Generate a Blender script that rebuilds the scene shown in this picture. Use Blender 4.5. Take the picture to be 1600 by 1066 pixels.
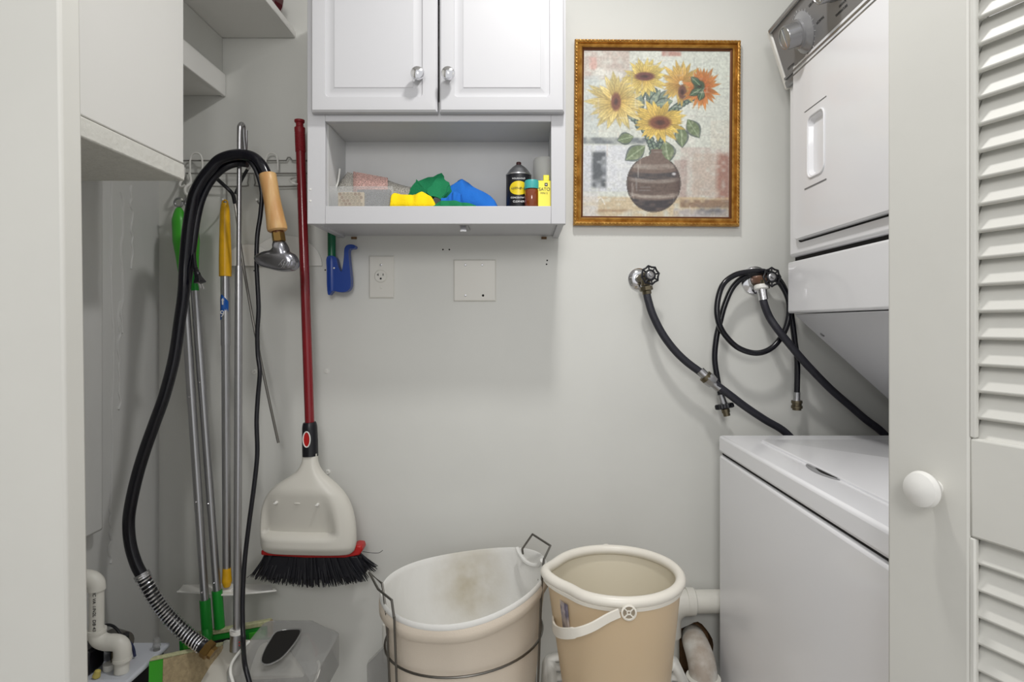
import bpy, bmesh, math, random
import numpy as np
from mathutils import Vector, Matrix, Euler
for o in list(bpy.data.objects): bpy.data.objects.remove(o)
PI = math.pi
CH = 1.21            # camera height
SC = bpy.context.scene
COL = SC.collection
# ---------------------------------------------------------------- camera
cam_d = bpy.data.cameras.new('camera'); cam = bpy.data.objects.new('camera', cam_d); COL.objects.link(cam)
cam.location = (0, 0, CH); cam.rotation_euler = (PI/2, 0, 0)
cam_d.sensor_width = 36; cam_d.lens = 930/1600*36
cam_d.shift_x = -15/1600; cam_d.shift_y = -25/1600; cam_d.clip_start = .02
SC.camera = cam
# ---------------------------------------------------------------- light
SC.view_settings.view_transform = 'Standard'; SC.view_settings.look = 'None'
SC.view_settings.exposure = 0.54; SC.view_settings.gamma = 1; SC.view_settings.use_curve_mapping = False
w = bpy.data.worlds.new('world'); SC.world = w; w.use_nodes = True
w.node_tree.nodes['Background'].inputs[0].default_value = (.985, .99, 1, 1)
w.node_tree.nodes['Background'].inputs[1].default_value = .56
def area(name, loc, target, size, power, col=(1, .985, .96), shape='DISK'):
    l = bpy.data.lights.new(name, 'AREA'); l.shape = shape; l.size = size; l.energy = power; l.color = col
    o = bpy.data.objects.new(name, l); COL.objects.link(o); o.location = loc
    o.rotation_euler = (Vector(target)-Vector(loc)).to_track_quat('-Z', 'Y').to_euler()
    return o
area('closet_ceiling_light', (.12, .87, CH+1.165), (.12, .87, 0), .12, 6.3)
area('hall_light', (-.05, -1.0, CH+.75), (.1, 1.3, .8), .6, 9.5)

# ---------------------------------------------------------------- helpers
def P(px, py, D):
    return Vector(((px-815)*D/930, D, CH+(508-py)*D/930))
def on_x(px, py, X):
    D = X*930/(px-815); return P(px, py, D)
def rotm(d):                       # matrix whose z axis is d
    return Vector(d).normalized().to_track_quat('Z', 'Y').to_matrix().to_4x4()
def catmull(pts, k=6, closed=False):
    pts = [Vector(p) for p in pts]; n = len(pts); out = []
    rng = range(n if closed else n-1)
    for i in rng:
        if closed: a, b, c, d = pts[(i-1) % n], pts[i], pts[(i+1) % n], pts[(i+2) % n]
        else: a, b, c, d = pts[max(i-1, 0)], pts[i], pts[i+1], pts[min(i+2, n-1)]
        for j in range(k):
            t = j/k
            out.append(.5*((2*b)+(c-a)*t+(2*a-5*b+4*c-d)*t*t+(3*b-a-3*c+d)*t**3))
    if not closed: out.append(pts[-1])
    return out
class B:
    def __init__(s): s.bm = bmesh.new()
    def boxm(s, x0, x1, y0, y1, z0, z1, M=None):
        v = [Vector((x, y, z)) for z in (z0, z1) for y in (y0, y1) for x in (x0, x1)]
        if M: v = [M @ a for a in v]
        v = [s.bm.verts.new(a) for a in v]
        for f in ((0, 2, 3, 1), (4, 5, 7, 6), (0, 1, 5, 4), (2, 6, 7, 3), (0, 4, 6, 2), (1, 3, 7, 5)):
            s.bm.faces.new([v[i] for i in f])
        return s
    def box(s, c, sz, rot=None):
        M = Matrix.Translation(c)
        if rot is not None: M = M @ (rot if isinstance(rot, Matrix) else Euler(rot).to_matrix().to_4x4())
        return s.boxm(-sz[0]/2, sz[0]/2, -sz[1]/2, sz[1]/2, -sz[2]/2, sz[2]/2, M)
    def rings(s, rings, closed=False, cap=True):
        R = [[s.bm.verts.new(p) for p in r] for r in rings]; n = len(R[0]); m = len(R)
        for i in range(m if closed else m-1):
            a, b = R[i], R[(i+1) % m]
            for j in range(n):
                try: s.bm.faces.new((a[j], a[(j+1) % n], b[(j+1) % n], b[j]))
                except ValueError: pass
        if cap and not closed:
            s.bm.faces.new(list(reversed(R[0]))); s.bm.faces.new(R[-1])
        return s
    def tube(s, pts, r, n=10, k=0, closed=False, cap=True, flat=None):
        if k: pts = catmull(pts, k, closed)
        pts = [Vector(p) for p in pts]; m = len(pts); rings = []; ref = None
        if isinstance(r, (list, tuple)):
            rr = [r[0]+0 for _ in range(m)]
            for i in range(m):
                t = i/(m-1)*(len(r)-1); a = min(int(t), len(r)-2); rr[i] = r[a]+(r[a+1]-r[a])*(t-a)
        else: rr = [r]*m
        for i in range(m):
            if closed: t = pts[(i+1) % m]-pts[i-1]
            else: t = pts[min(i+1, m-1)]-pts[max(i-1, 0)]
            if t.length < 1e-9: t = Vector((0, 0, 1))
            t.normalize()
            if ref is None: ref = t.orthogonal().normalized() if flat is None else (Vector(flat)-t*t.dot(Vector(flat))).normalized()
            ref = (ref-t*ref.dot(t)); ref.normalize(); bi = t.cross(ref)
            fl = 1 if flat is None else .5
            rings.append([pts[i]+ref*(math.cos(a)*rr[i])+bi*(math.sin(a)*rr[i]) for a in (2*PI*j/n for j in range(n))])
        return s.rings(rings, closed, cap)
    def lathe(s, prof, o=(0, 0, 0), d=(0, 0, 1), n=28, cap=True):   # prof: (radius, height)
        M = Matrix.Translation(o) @ rotm(d)
        return s.rings([[M @ Vector((max(r, 1e-5)*math.cos(a), max(r, 1e-5)*math.sin(a), h)) for a in (2*PI*j/n for j in range(n))] for r, h in prof], cap=cap)
    def cyl(s, a, b, r, r2=None, n=20):
        a = Vector(a); b = Vector(b)
        return s.lathe([(r, 0), (r if r2 is None else r2, (b-a).length)], a, b-a, n)
    def prism(s, out, th, M=None):      # outline in local xz, extruded along local y 0..th
        a = [Vector((x, 0, z)) for x, z in out]; b = [Vector((x, th, z)) for x, z in out]
        if M: a = [M @ v for v in a]; b = [M @ v for v in b]
        a = [s.bm.verts.new(v) for v in a]; b = [s.bm.verts.new(v) for v in b]; n = len(a)
        s.bm.faces.new(a); s.bm.faces.new(list(reversed(b)))
        for i in range(n): s.bm.faces.new((a[i], b[i], b[(i+1) % n], a[(i+1) % n]))
        return s
    def sph(s, c, r, n=16, sc=(1, 1, 1), M=None):
        prof = []
        m = n//2
        R = []
        for i in range(m+1):
            t = -PI/2+PI*i/m; R.append([Vector((max(math.cos(t), 1e-4)*r*sc[0]*math.cos(a), max(math.cos(t), 1e-4)*r*sc[1]*math.sin(a), math.sin(t)*r*sc[2])) for a in (2*PI*j/n for j in range(n))])
        T = Matrix.Translation(c) @ (M if M else Matrix())
        return s.rings([[T @ p for p in q] for q in R])
WL = {}
def obj(name, b, mat, parent=None, bev=0, seg=2, smooth=True, base=None, angle=38, **tags):
    bm = b.bm
    bmesh.ops.recalc_face_normals(bm, faces=bm.faces)
    for f in bm.faces: f.smooth = smooth
    if smooth:
        for e in bm.edges:
            if len(e.link_faces) == 2 and e.calc_face_angle(0) > math.radians(angle): e.smooth = False
    off = Vector((0, 0, 0))
    if parent is not None: off = WL[parent.name]
    elif base is not None: off = Vector(base)
    elif not tags.get('world'):
        vs = [v.co for v in bm.verts]
        off = Vector(((min(v.x for v in vs)+max(v.x for v in vs))/2, (min(v.y for v in vs)+max(v.y for v in vs))/2, min(v.z for v in vs)))
    bmesh.ops.translate(bm, verts=bm.verts, vec=-off)
    me = bpy.data.meshes.new(name); bm.to_mesh(me); bm.free()
    o = bpy.data.objects.new(name, me); COL.objects.link(o)
    if mat: me.materials.append(mat)
    if parent is not None: o.parent = parent
    else: o.location = off
    WL[o.name] = off
    if bev:
        m = o.modifiers.new('bevel', 'BEVEL'); m.width = bev; m.segments = seg; m.limit_method = 'ANGLE'; m.angle_limit = math.radians(35)
    return o
def tag(o, label, cat, group=None):
    o['label'] = label; o['category'] = cat
    if group: o['group'] = group
    return o
def thing(name, label, cat, loc, group=None):
    o = bpy.data.objects.new(name, None); COL.objects.link(o); o.empty_display_size = .03
    o.location = loc; WL[o.name] = Vector(loc); return tag(o, label, cat, group)
def struct(name, b, mat, bev=0, **k):
    o = obj(name, b, mat, None, bev, base=(0, 0, 0), **k); o['kind'] = 'structure'; return o
def text(name, s, size, M, mat, parent, ext=.0002, align='CENTER', shear=0, spacing=1):
    c = bpy.data.curves.new(name, 'FONT'); c.body = s; c.size = size; c.extrude = ext; c.align_x = align; c.align_y = 'CENTER'; c.shear = shear; c.space_character = spacing
    t = bpy.data.objects.new(name+'_tmp', c); COL.objects.link(t)
    bpy.context.view_layer.update()
    me = bpy.data.meshes.new_from_object(t); bpy.data.objects.remove(t)
    M2 = Matrix.Translation(-WL[parent.name]) @ M
    me.transform(M2); me.name = name; me.materials.clear(); me.materials.append(mat)
    o = bpy.data.objects.new(name, me); COL.objects.link(o); o.parent = parent; WL[o.name] = WL[parent.name]
    return o
# ---------------------------------------------------------------- materials
def sr(c): return tuple(((x/255)/12.92 if x/255 <= .04045 else ((x/255+.055)/1.055)**2.4) for x in c)
def mat(name, c, rough=.5, metal=0, bump=0, bscale=60, var=0, vscale=8, alpha=1, trans=0, ior=1.45, coat=0, sub=0, c2=None, stretch=None):
    m = bpy.data.materials.new(name); m.use_nodes = True; nt = m.node_tree; b = nt.nodes['Principled BSDF']
    col = sr(c)+(1,)
    b.inputs['Base Color'].default_value = col; b.inputs['Roughness'].default_value = rough; b.inputs['Metallic'].default_value = metal
    b.inputs['Alpha'].default_value = alpha; b.inputs['Transmission Weight'].default_value = trans; b.inputs['IOR'].default_value = ior
    b.inputs['Coat Weight'].default_value = coat
    if sub: b.inputs['Subsurface Weight'].default_value = sub; b.inputs['Subsurface Radius'].default_value = (.02, .015, .01)
    tc = nt.nodes.new('ShaderNodeTexCoord'); src = tc.outputs['Object']
    if stretch:
        mp = nt.nodes.new('ShaderNodeMapping'); mp.inputs['Scale'].default_value = stretch; nt.links.new(src, mp.inputs[0]); src = mp.outputs[0]
    if var or c2:
        n = nt.nodes.new('ShaderNodeTexNoise'); n.inputs['Scale'].default_value = vscale; n.inputs['Detail'].default_value = 5
        nt.links.new(src, n.inputs['Vector'])
        r = nt.nodes.new('ShaderNodeValToRGB'); r.color_ramp.elements[0].position = .38; r.color_ramp.elements[1].position = .62
        cc = sr(c2)+(1,) if c2 else tuple(x*(1-var) for x in col[:3])+(1,)
        r.color_ramp.elements[0].color = cc; r.color_ramp.elements[1].color = col
        nt.links.new(n.outputs['Fac'], r.inputs[0]); nt.links.new(r.outputs[0], b.inputs['Base Color'])
    if bump:
        n2 = nt.nodes.new('ShaderNodeTexNoise'); n2.inputs['Scale'].default_value = bscale; n2.inputs['Detail'].default_value = 4
        nt.links.new(src, n2.inputs['Vector'])
        bp = nt.nodes.new('ShaderNodeBump'); bp.inputs['Strength'].default_value = bump; bp.inputs['Distance'].default_value = .002
        nt.links.new(n2.outputs['Fac'], bp.inputs['Height']); nt.links.new(bp.outputs[0], b.inputs['Normal'])
    return m
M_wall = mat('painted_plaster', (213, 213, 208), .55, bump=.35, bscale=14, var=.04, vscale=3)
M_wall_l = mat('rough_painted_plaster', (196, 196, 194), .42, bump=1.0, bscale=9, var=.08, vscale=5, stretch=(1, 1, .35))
M_trim = mat('door_paint', (208, 207, 201), .5, bump=.2, bscale=25, var=.02)
M_boxw = mat('white_painted_board', (224, 223, 219), .5, bump=.15, bscale=30)
M_rawedge = mat('rough_painted_edge', (214, 213, 206), .7, bump=.9, bscale=90, var=.05, vscale=30)
M_ceil = mat('ceiling_paint', (225, 224, 220), .7)
M_floor = mat('floor_tile', (170, 165, 158), .4, var=.12, vscale=4)
M_cab = mat('white_thermofoil', (196, 196, 199), .5, bump=.03)
M_cabin = mat('cabinet_inside', (205, 205, 205), .5, var=.05, vscale=6)
M_app = mat('white_enamel', (238, 238, 241), .24, coat=.25)
M_chrome = mat('chrome', (225, 225, 228), .12, 1)
M_alu = mat('brushed_aluminium', (176, 176, 178), .34, 1)
M_alu2 = mat('polished_aluminium', (150, 150, 156), .22, 1, bump=.1, bscale=30)
M_steel = mat('dull_steel_wire', (120, 117, 112), .35, 1)
M_wirew = mat('off_white_coated_wire', (222, 221, 216), .35)
M_rail = mat('grey_coated_wire', (132, 131, 126), .45)
M_panel = mat('grey_control_panel', (140, 140, 142), .4, .3)
M_panel_t = mat('chrome_grey_trim', (150, 150, 152), .25, .8)
M_black = mat('black_rubber', (22, 22, 27), .4)
M_hose = mat('braided_black_hose', (38, 38, 46), .5, bump=.5, bscale=400)
M_gloss = mat('glossy_black_hose', (14, 14, 22), .2)
M_blackp = mat('black_plastic', (18, 18, 24), .35)
M_gold = mat('gilded_wood', (190, 144, 70), .36, .5, bump=.8, bscale=120, c2=(160, 112, 46), vscale=50)
M_golddk = mat('dark_gilt', (92, 52, 24), .45, .3)
M_wood = mat('turned_wood', (198, 160, 108), .4, c2=(184, 138, 86), vscale=14, stretch=(4, 4, .8))
M_brass = mat('brass', (150, 120, 72), .3, 1)
M_brassdk = mat('tarnished_brass', (112, 104, 86), .4, 1, bump=.4)
M_copper = mat('copper', (146, 110, 90), .4, .8)
M_red = mat('red_metal_tube', (122, 16, 26), .25, coat=.4)
M_redp = mat('red_plastic', (176, 28, 26), .35)
M_redglass = mat('dark_red_glass', (70, 8, 18), .1, coat=.5)
M_dust = mat('off_white_plastic', (206, 203, 194), .35)
M_bris = mat('black_bristles', (20, 20, 28), .5)
M_green = mat('lime_green_plastic', (66, 168, 48), .35)
M_greend = mat('green_plastic', (24, 138, 44), .35)
M_yel = mat('yellow_plastic', (226, 172, 22), .35, var=.15, vscale=30)
M_blue = mat('blue_plastic', (26, 62, 142), .35)
M_dgreen = mat('dark_green_tube', (14, 92, 62), .3)
M_whitep = mat('white_plastic', (226, 225, 220), .35)
M_pvc = mat('white_pvc', (216, 214, 206), .4, var=.04, vscale=20)
M_bucket = mat('ivory_bucket_plastic', (212, 189, 156), .36, sub=.15)
M_bucketi = mat('ivory_bucket_inside', (222, 214, 194), .4)
M_rim = mat('ivory_rim_plastic', (232, 227, 216), .32)
M_liner = mat('white_cotton_liner', (224, 223, 219), .9, bump=.7, bscale=35)
M_bag = mat('cream_canvas', (218, 206, 190), .85, bump=.2, bscale=500)
M_tank = mat('pale_blue_grey_plastic', (196, 200, 208), .4)
M_smoke = mat('smoky_clear_plastic', (160, 160, 158), .15, alpha=.5, coat=.6)
M_clear = mat('clear_plastic', (215, 217, 217), .12, alpha=.16, coat=.6)
M_frost = mat('frosted_plastic', (214, 214, 210), .4, alpha=.8)
M_cyan = mat('teal_cap', (60, 160, 158), .4)
M_amber = mat('amber_glass', (120, 54, 14), .12, coat=.5)
M_ytin = mat('yellow_tin', (236, 222, 22), .3)
M_ylab = mat('yellow_label', (226, 200, 30), .35)
M_plate = mat('ivory_cover_plate', (214, 212, 205), .35)
M_hole = mat('dark_hole', (16, 14, 12), .8)
M_dirt = mat('raw_brown_cavity', (128, 98, 68), .9, bump=1, bscale=60, var=.3, vscale=30)
M_clothY = mat('yellow_microfibre', (244, 212, 10), .95, bump=.6, bscale=300)
M_clothG = mat('green_microfibre', (22, 122, 78), .95, bump=.6, bscale=300)
M_clothB = mat('blue_microfibre', (28, 106, 196), .95, bump=.6, bscale=300)
M_beige = mat('beige_mop_mesh', (176, 158, 124), .9, bump=1, bscale=260, var=.2, vscale=120)
M_beige2 = mat('pale_mesh', (190, 190, 150), .9, bump=1, bscale=260, var=.2, vscale=120)
M_glass_w = mat('white_print', (235, 235, 235), .4)
M_ink = mat('dark_print', (50, 50, 50), .6)
M_sblue = mat('blue_sticker', (24, 92, 180), .35)
# mesh bag
def mesh_mat(name, c, scale):
    m = mat(name, c, .8); nt = m.node_tree; b = nt.nodes['Principled BSDF']
    tc = nt.nodes.new('ShaderNodeTexCoord'); v = nt.nodes.new('ShaderNodeTexVoronoi'); v.feature = 'DISTANCE_TO_EDGE'; v.inputs['Scale'].default_value = scale
    r = nt.nodes.new('ShaderNodeValToRGB'); r.color_ramp.elements[0].position = .08; r.color_ramp.elements[1].position = .2
    r.color_ramp.elements[0].color = (1, 1, 1, 1); r.color_ramp.elements[1].color = (.35, .35, .35, 1)
    nt.links.new(tc.outputs['Object'], v.inputs['Vector']); nt.links.new(v.outputs['Distance'], r.inputs[0]); nt.links.new(r.outputs[0], b.inputs['Alpha'])
    return m
M_net = mesh_mat('grey_netting', (176, 172, 164), 260)
M_netp = mesh_mat('pink_netting', (206, 168, 160), 260)
M_net2 = mesh_mat('dark_netting', (120, 120, 122), 300)

# ---------------------------------------------------------------- room shell
WB = 1.609; LX = -.98
HC = P(1084, 1018, WB)
b = B()
# back wall front skin with a real hole, then thickness behind
ov = [(-1.1, 0), (1.35, 0), (1.35, 2.4), (-1.1, 2.4)]
hv = [(HC.x+.052*math.cos(a)*(1+.08*math.sin(3*a)), HC.z+.078*math.sin(a)*(1+.06*math.cos(5*a))) for a in (2*PI*i/28 for i in range(28))]
def loop(pts, y):
    vs = [b.bm.verts.new((x, y, z)) for x, z in pts]
    return vs, [b.bm.edges.new((vs[i], vs[(i+1) % len(vs)])) for i in range(len(vs))]
fo, eo = loop(ov, WB); fh, eh = loop(hv, WB)
bmesh.ops.triangle_fill(b.bm, edges=eo+eh, use_beauty=True)
bo, _ = loop(ov, WB+.12)
b.bm.faces.new(bo)
for i in range(4): b.bm.faces.new((fo[i], fo[(i+1) % 4], bo[(i+1) % 4], bo[i]))
wall_back = struct('wall_back', b, M_wall)
b = B(); n = len(hv)
b.rings([[Vector((x, WB, z)) for x, z in hv], [Vector((HC.x+(x-HC.x)*.98, WB+.04, HC.z+(z-HC.z)*.98)) for x, z in hv]], cap=False)
b.bm.faces.ensure_lookup_table()
vs = [b.bm.verts.new((x, WB+.04, z)) for x, z in hv]; b.bm.faces.new(vs)
obj('pipe_hole', b, M_dirt, wall_back)
# anchors and marks on the back wall
for px, py in ((510, 580), (512, 738), (397, 581)):
    c = P(px, py, WB-.001); obj('wall_anchor', B().lathe([(.007, 0), (.006, .003), (.003, .0035), (.0026, .001)], c+Vector((0, .001, 0)), (0, -1, 0), 14), M_whitep, wall_back)
for px, py in ((397, 423), (508, 422), (692, 390), (702, 390), (855, 407), (854, 413)):
    c = P(px, py, WB-.001); obj('nail_hole', B().lathe([(.0022, 0), (.0018, .0008)], c+Vector((0, .001, 0)), (0, -1, 0), 10), M_hole, wall_back)
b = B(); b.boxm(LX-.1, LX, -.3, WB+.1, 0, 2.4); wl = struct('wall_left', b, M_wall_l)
# ridges of lumpy old paint on the left wall
rnd = random.Random(4)
for i, (px, y0, y1) in enumerate(((175, 286, 800), (190, 300, 520), (205, 290, 420), (186, 470, 640), (172, 790, 880))):
    D = .98*930/(815-px)
    pts = [on_x(px+rnd.uniform(-2.5, 2.5), y, LX) for y in np.linspace(y0, y1, 14)]
    obj('paint_ridge', B().tube(pts, .0035, 8, 4), M_wall_l, wl)
b = B(); b.boxm(1.3, 1.4, -.3, WB+.1, 0, 2.4); struct('wall_right', b, M_wall)
b = B(); b.boxm(-1.1, 1.4, .7, WB+.1, 2.4, 2.5); struct('ceiling', b, M_ceil)
b = B(); b.boxm(-1.4, 1.6, -1.5, WB+.1, -.06, 0); struct('floor', b, M_floor)
# painted-over casing on the left wall
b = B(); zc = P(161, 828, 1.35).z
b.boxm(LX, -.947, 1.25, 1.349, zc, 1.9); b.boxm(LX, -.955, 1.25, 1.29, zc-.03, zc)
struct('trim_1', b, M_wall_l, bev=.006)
b = B(); b.boxm(LX, -.80, 1.14, 1.37, 0, CH-.862); struct('trim_2', b, M_wall, bev=.004)

# left door stile (close to the camera)
Mj = Matrix.Translation(P(140, 1066, .734)-Vector((0, .034, 0))) @ Matrix.Rotation(math.radians(-.75), 4, 'Y')
b = B(); b.boxm(-.45, 0, 0, .034, -.30, 2.0, Mj); struct('door_1', b, M_trim, bev=.004)

# right louvred door
P0 = Vector((.615*.76, .76, 0)); u = Vector((.363, -.932, 0)).normalized(); nrm = Vector((-u.y*-1, 0, 0))
nv = Vector((-.932, -.363, 0)).normalized()
Md = Matrix(((u.x, -nv.x, 0, P0.x), (u.y, -nv.y, 0, P0.y), (0, 0, 1, 0), (0, 0, 0, 1)))   # local x along door, y into its thickness (away from viewer)
TD = .030; W0 = .098; W1 = .36
def dz(px, py):      # height on the door face at pixel
    k = (px-815)/930; t = (P0.x-k*P0.y)/(k*u.y-u.x); D = P0.y+t*u.y
    return t, CH+(508-py)*D/930
t_, zr1 = dz(1514, 684); _, zr0 = dz(1518, 841)
b = B(); b.boxm(0, W0, 0, TD, .02, 2.05, Md)
door = struct('door_2', b, M_trim, bev=.003)
obj('stile', B().boxm(W1, W1+.06, 0, TD, .02, 2.05, Md), M_trim, door, bev=.003)
obj('rail', B().boxm(W0, W1, .0005, TD, zr0, zr1, Md), M_trim, door, bev=.003)
obj('rail', B().boxm(W0, W1, .0005, TD, 1.96, 2.05, Md), M_trim, door, bev=.003)
obj('rail', B().boxm(W0, W1, .0005, TD, .02, .2, Md), M_trim, door, bev=.003)
obj('stile_bead', B().boxm(W0-.001, W0+.006, .0005, .008, .2, zr0, Md).boxm(W0-.001, W0+.006, .0005, .008, zr1, 1.96, Md), M_trim, door, bev=.002)
pitch = .0298
def slat(zc):
    c = Md @ Vector(((W0+W1)/2, TD/2, zc))
    R = Md.to_3x3().to_4x4() @ Matrix.Rotation(math.radians(-27), 4, 'X')
    return B().box(c, (W1-W0-.001, .006, .0385), R)
first = None
z0 = P0.z
ts, zs = dz(1527, 45)
k0 = (zs-zr1)/pitch
zz = zs-pitch*math.floor((zs-zr1-.004)/pitch)
zl = []
while zz < 1.955: zl.append(zz); zz += pitch
zz = zr0-.012
while zz > .21: zl.append(zz); zz -= pitch
for z in zl:
    if first is None:
        first = obj('louver_slat', slat(z), M_trim, door, bev=.0022); z0 = z
    else:
        o = first.copy(); COL.objects.link(o); o.parent = door; o.location = (0, 0, z-z0)
tk, zk = dz(1462, 762)
kb = Md @ Vector((tk, 0, zk))
b = B(); b.lathe([(.009, 0), (.0085, .008), (.012, .013), (.019, .017), (.0215, .023), (.0195, .029), (.012, .033), (.004, .0345), (.0, .0346)], kb, nv, 32)
obj('door_knob', b, M_boxw, door)

# ---------------------------------------------------------------- left wall cabinet and shelves
X1 = -.70; D1 = 1.233; zb = P(287, 283, D1).z
t = thing('wall_cupboard', 'big plain white box cupboard on the left wall with a rough bottom lip', 'cupboard', (-.84, 1.09, zb))
obj('body', B().boxm(LX+.002, X1, .74, D1, zb+.036, 2.38), M_boxw, t, bev=.002)
obj('bottom_lip', B().boxm(LX+.002, X1+.002, .74, D1+.001, zb, zb+.034), M_rawedge, t, bev=.003)
xs = (350-815)/930*WB
zt = P(350, 117, WB).z; zl_ = P(350, 152, WB).z; zu = P(350, 60, WB).z
t = thing('boxed_shelf', 'thick white boxed shelf filling the corner behind the big cupboard', 'shelf', (-.89, 1.42, zl_))
obj('shelf_board', B().boxm(LX+.002, xs-.004, D1+.03, WB-.002, zl_+.004, zt-.004), M_boxw, t, bev=.001)
obj('fascia', B().boxm(xs-.004, xs+.006, D1+.03, WB-.002, zl_, zt), M_boxw, t, bev=.002)
obj('side_panel', B().boxm(LX+.002, xs-.003, D1+.03, WB-.002, zt-.004, zu-.001), M_wall, t)
xf = (462-815)/930*WB
t = thing('corner_shelf', 'thin white board shelf at the top of the back left corner', 'shelf', (-.78, 1.3, zu))
obj('shelf_board', B().boxm(LX+.002, xf, D1+.01, WB-.003, zu, zu+.018), M_boxw, t, bev=.0015)
obj('front_batten', B().boxm(xf-.02, xf-.004, D1+.01, WB-.003, zu+.018, zu+.026), M_boxw, t, bev=.0015)
c = P(441, 24, 1.545); c.z = zu+.018; c.x = xf-.045
t = thing('glass_lantern', 'dark red glass vessel standing on the top corner shelf', 'vase', c)
obj('vessel', B().lathe([(.012, 0), (.02, .004), (.034, .03), (.038, .05), (.012, .075), (.009, .10), (.024, .14), (.02, .17)], c, n=8), M_redglass, t)

# ---------------------------------------------------------------- white wall cabinet
DF = 1.375
cx0 = (480-815)*DF/930; cx1 = (884-815)*DF/930
def zf(py, D=DF): return CH+(508-py)*D/930
cab = thing('wall_cabinet', 'white two door wall cabinet with an open shelf below the doors', 'cabinet', ((cx0+cx1)/2, 1.5, zf(350)))
zbt = zf(350); zo0 = zf(322); zo1 = zf(190); zd = zf(175, 1.355); ztop = 2.05
ox0 = (508-815)*DF/930; ox1 = (861-815)*DF/930
yb = WB-.001
obj('side_panel', B().boxm(cx0+.002, cx0+.018, DF+.017, yb, zbt+.002, ztop), M_cab, cab, bev=.001)
obj('side_panel', B().boxm(cx1-.018, cx1-.002, DF+.017, yb, zbt+.002, ztop), M_cab, cab, bev=.001)
obj('top_panel', B().boxm(cx0+.018, cx1-.018, DF+.018, yb, ztop-.018, ztop), M_cab, cab)
obj('back_panel', B().boxm(cx0+.018, cx1-.018, 1.532, 1.54, zbt+.03, ztop-.018), M_cabin, cab)
obj('bottom_panel', B().boxm(cx0+.018, cx1-.018, DF+.018, 1.532, zo0-.014, zo0-.002), M_cabin, cab)
obj('underside_board', B().boxm(cx0+.018, cx1-.018, DF+.018, yb, zbt+.008, zbt+.02), M_cab, cab)
obj('middle_shelf', B().boxm(cx0+.018, cx1-.018, DF+.018, 1.532, zo1+.001, zo1+.018), M_cabin, cab)
ff = B()
ff.boxm(cx0, ox0, DF, DF+.018, zbt, ztop); ff.boxm(ox1, cx1, DF, DF+.018, zbt, ztop)
ff.boxm(ox0, ox1, DF, DF+.018, zbt, zo0); ff.boxm(ox0, ox1, DF, DF+.018, zo1, zd+.03)
obj('face_frame', ff, M_cab, cab, bev=.0012)
obj('inner_side', B().boxm(ox0-.003, ox0+.001, DF+.018, 1.532, zo0-.002, zo1), M_cabin, cab)
obj('inner_side', B().boxm(ox1+.001, ox1+.004, DF+.018, 1.532, zo0-.002, zo1), M_cabin, cab)
def cabinet_door(px0, px1, knobx):
    D = 1.352; x0 = (px0-815)*D/930; x1 = (px1-815)*D/930; z0 = zf(174, D); z1 = ztop-.005; th = .019
    # concentric raised-panel profile: (inset, depth from front)
    prof = [(0, th), (0, .005), (.004, .0005), (.010, 0), (.033, 0), (.0345, .0035), (.0395, .0042), (.0455, .0042), (.052, .0015), (.054, .0012), (.0545, .0)]
    b = B(); R = []
    for ins, d in prof:
        a0, a1, c0, c1 = x0+ins, x1-ins, z0+ins, z1-ins
        rr = .008 if .03 < ins < .045 else .0004
        ring = []
        for (cx, cz, a) in ((a1-rr, c1-rr, 0), (a0+rr, c1-rr, 90), (a0+rr, c0+rr, 180), (a1-rr, c0+rr, 270)):
            for q in range(5):
                an = math.radians(a+q*22.5); ring.append(Vector((cx+rr*math.cos(an), D+d, cz+rr*math.sin(an))))
        R.append(ring)
    b.rings(R)
    o = obj('door', b, M_cab, cab, angle=30)
    kc = P(knobx, 121, D)
    kc.y = D
    k = B().lathe([(.007, 0), (.006, .004), (.0055, .009), (.009, .013), (.0145, .018), (.0155, .023), (.0135, .028), (.007, .0315), (0, .0325)], kc, (0, -1, 0), 28)
    obj('knob', k, M_chrome, o)
cabinet_door(485, 683, 655); cabinet_door(686.5, 882, 702)
c = P(727, 362, 1.47)
c.z = zbt+.008
obj('latch', B().boxm(c.x-.010, c.x+.010, c.y-.05, c.y+.03, c.z-.004, c.z).cyl((c.x, c.y-.051, c.z-.012), (c.x, c.y-.04, c.z-.012), .006, n=14).boxm(c.x-.007, c.x+.007, c.y-.05, c.y-.042, c.z-.018, c.z-.004), M_alu, cab)
for px in (553, 850):
    c = P(px, 372, WB-.004); obj('mounting_shim', B().boxm(c.x-.007, c.x+.007, WB-.006, WB-.001, c.z-.003, c.z+.003), M_dirt, cab)
for px, py in ((483, 296), (483, 314)):
    c = P(px+2, py, DF); obj('screw_cap', B().lathe([(.0025, 0), (.002, .001)], c, (0, -1, 0), 10), M_whitep, cab)

ZS = zo0-.002      # shelf surface
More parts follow.
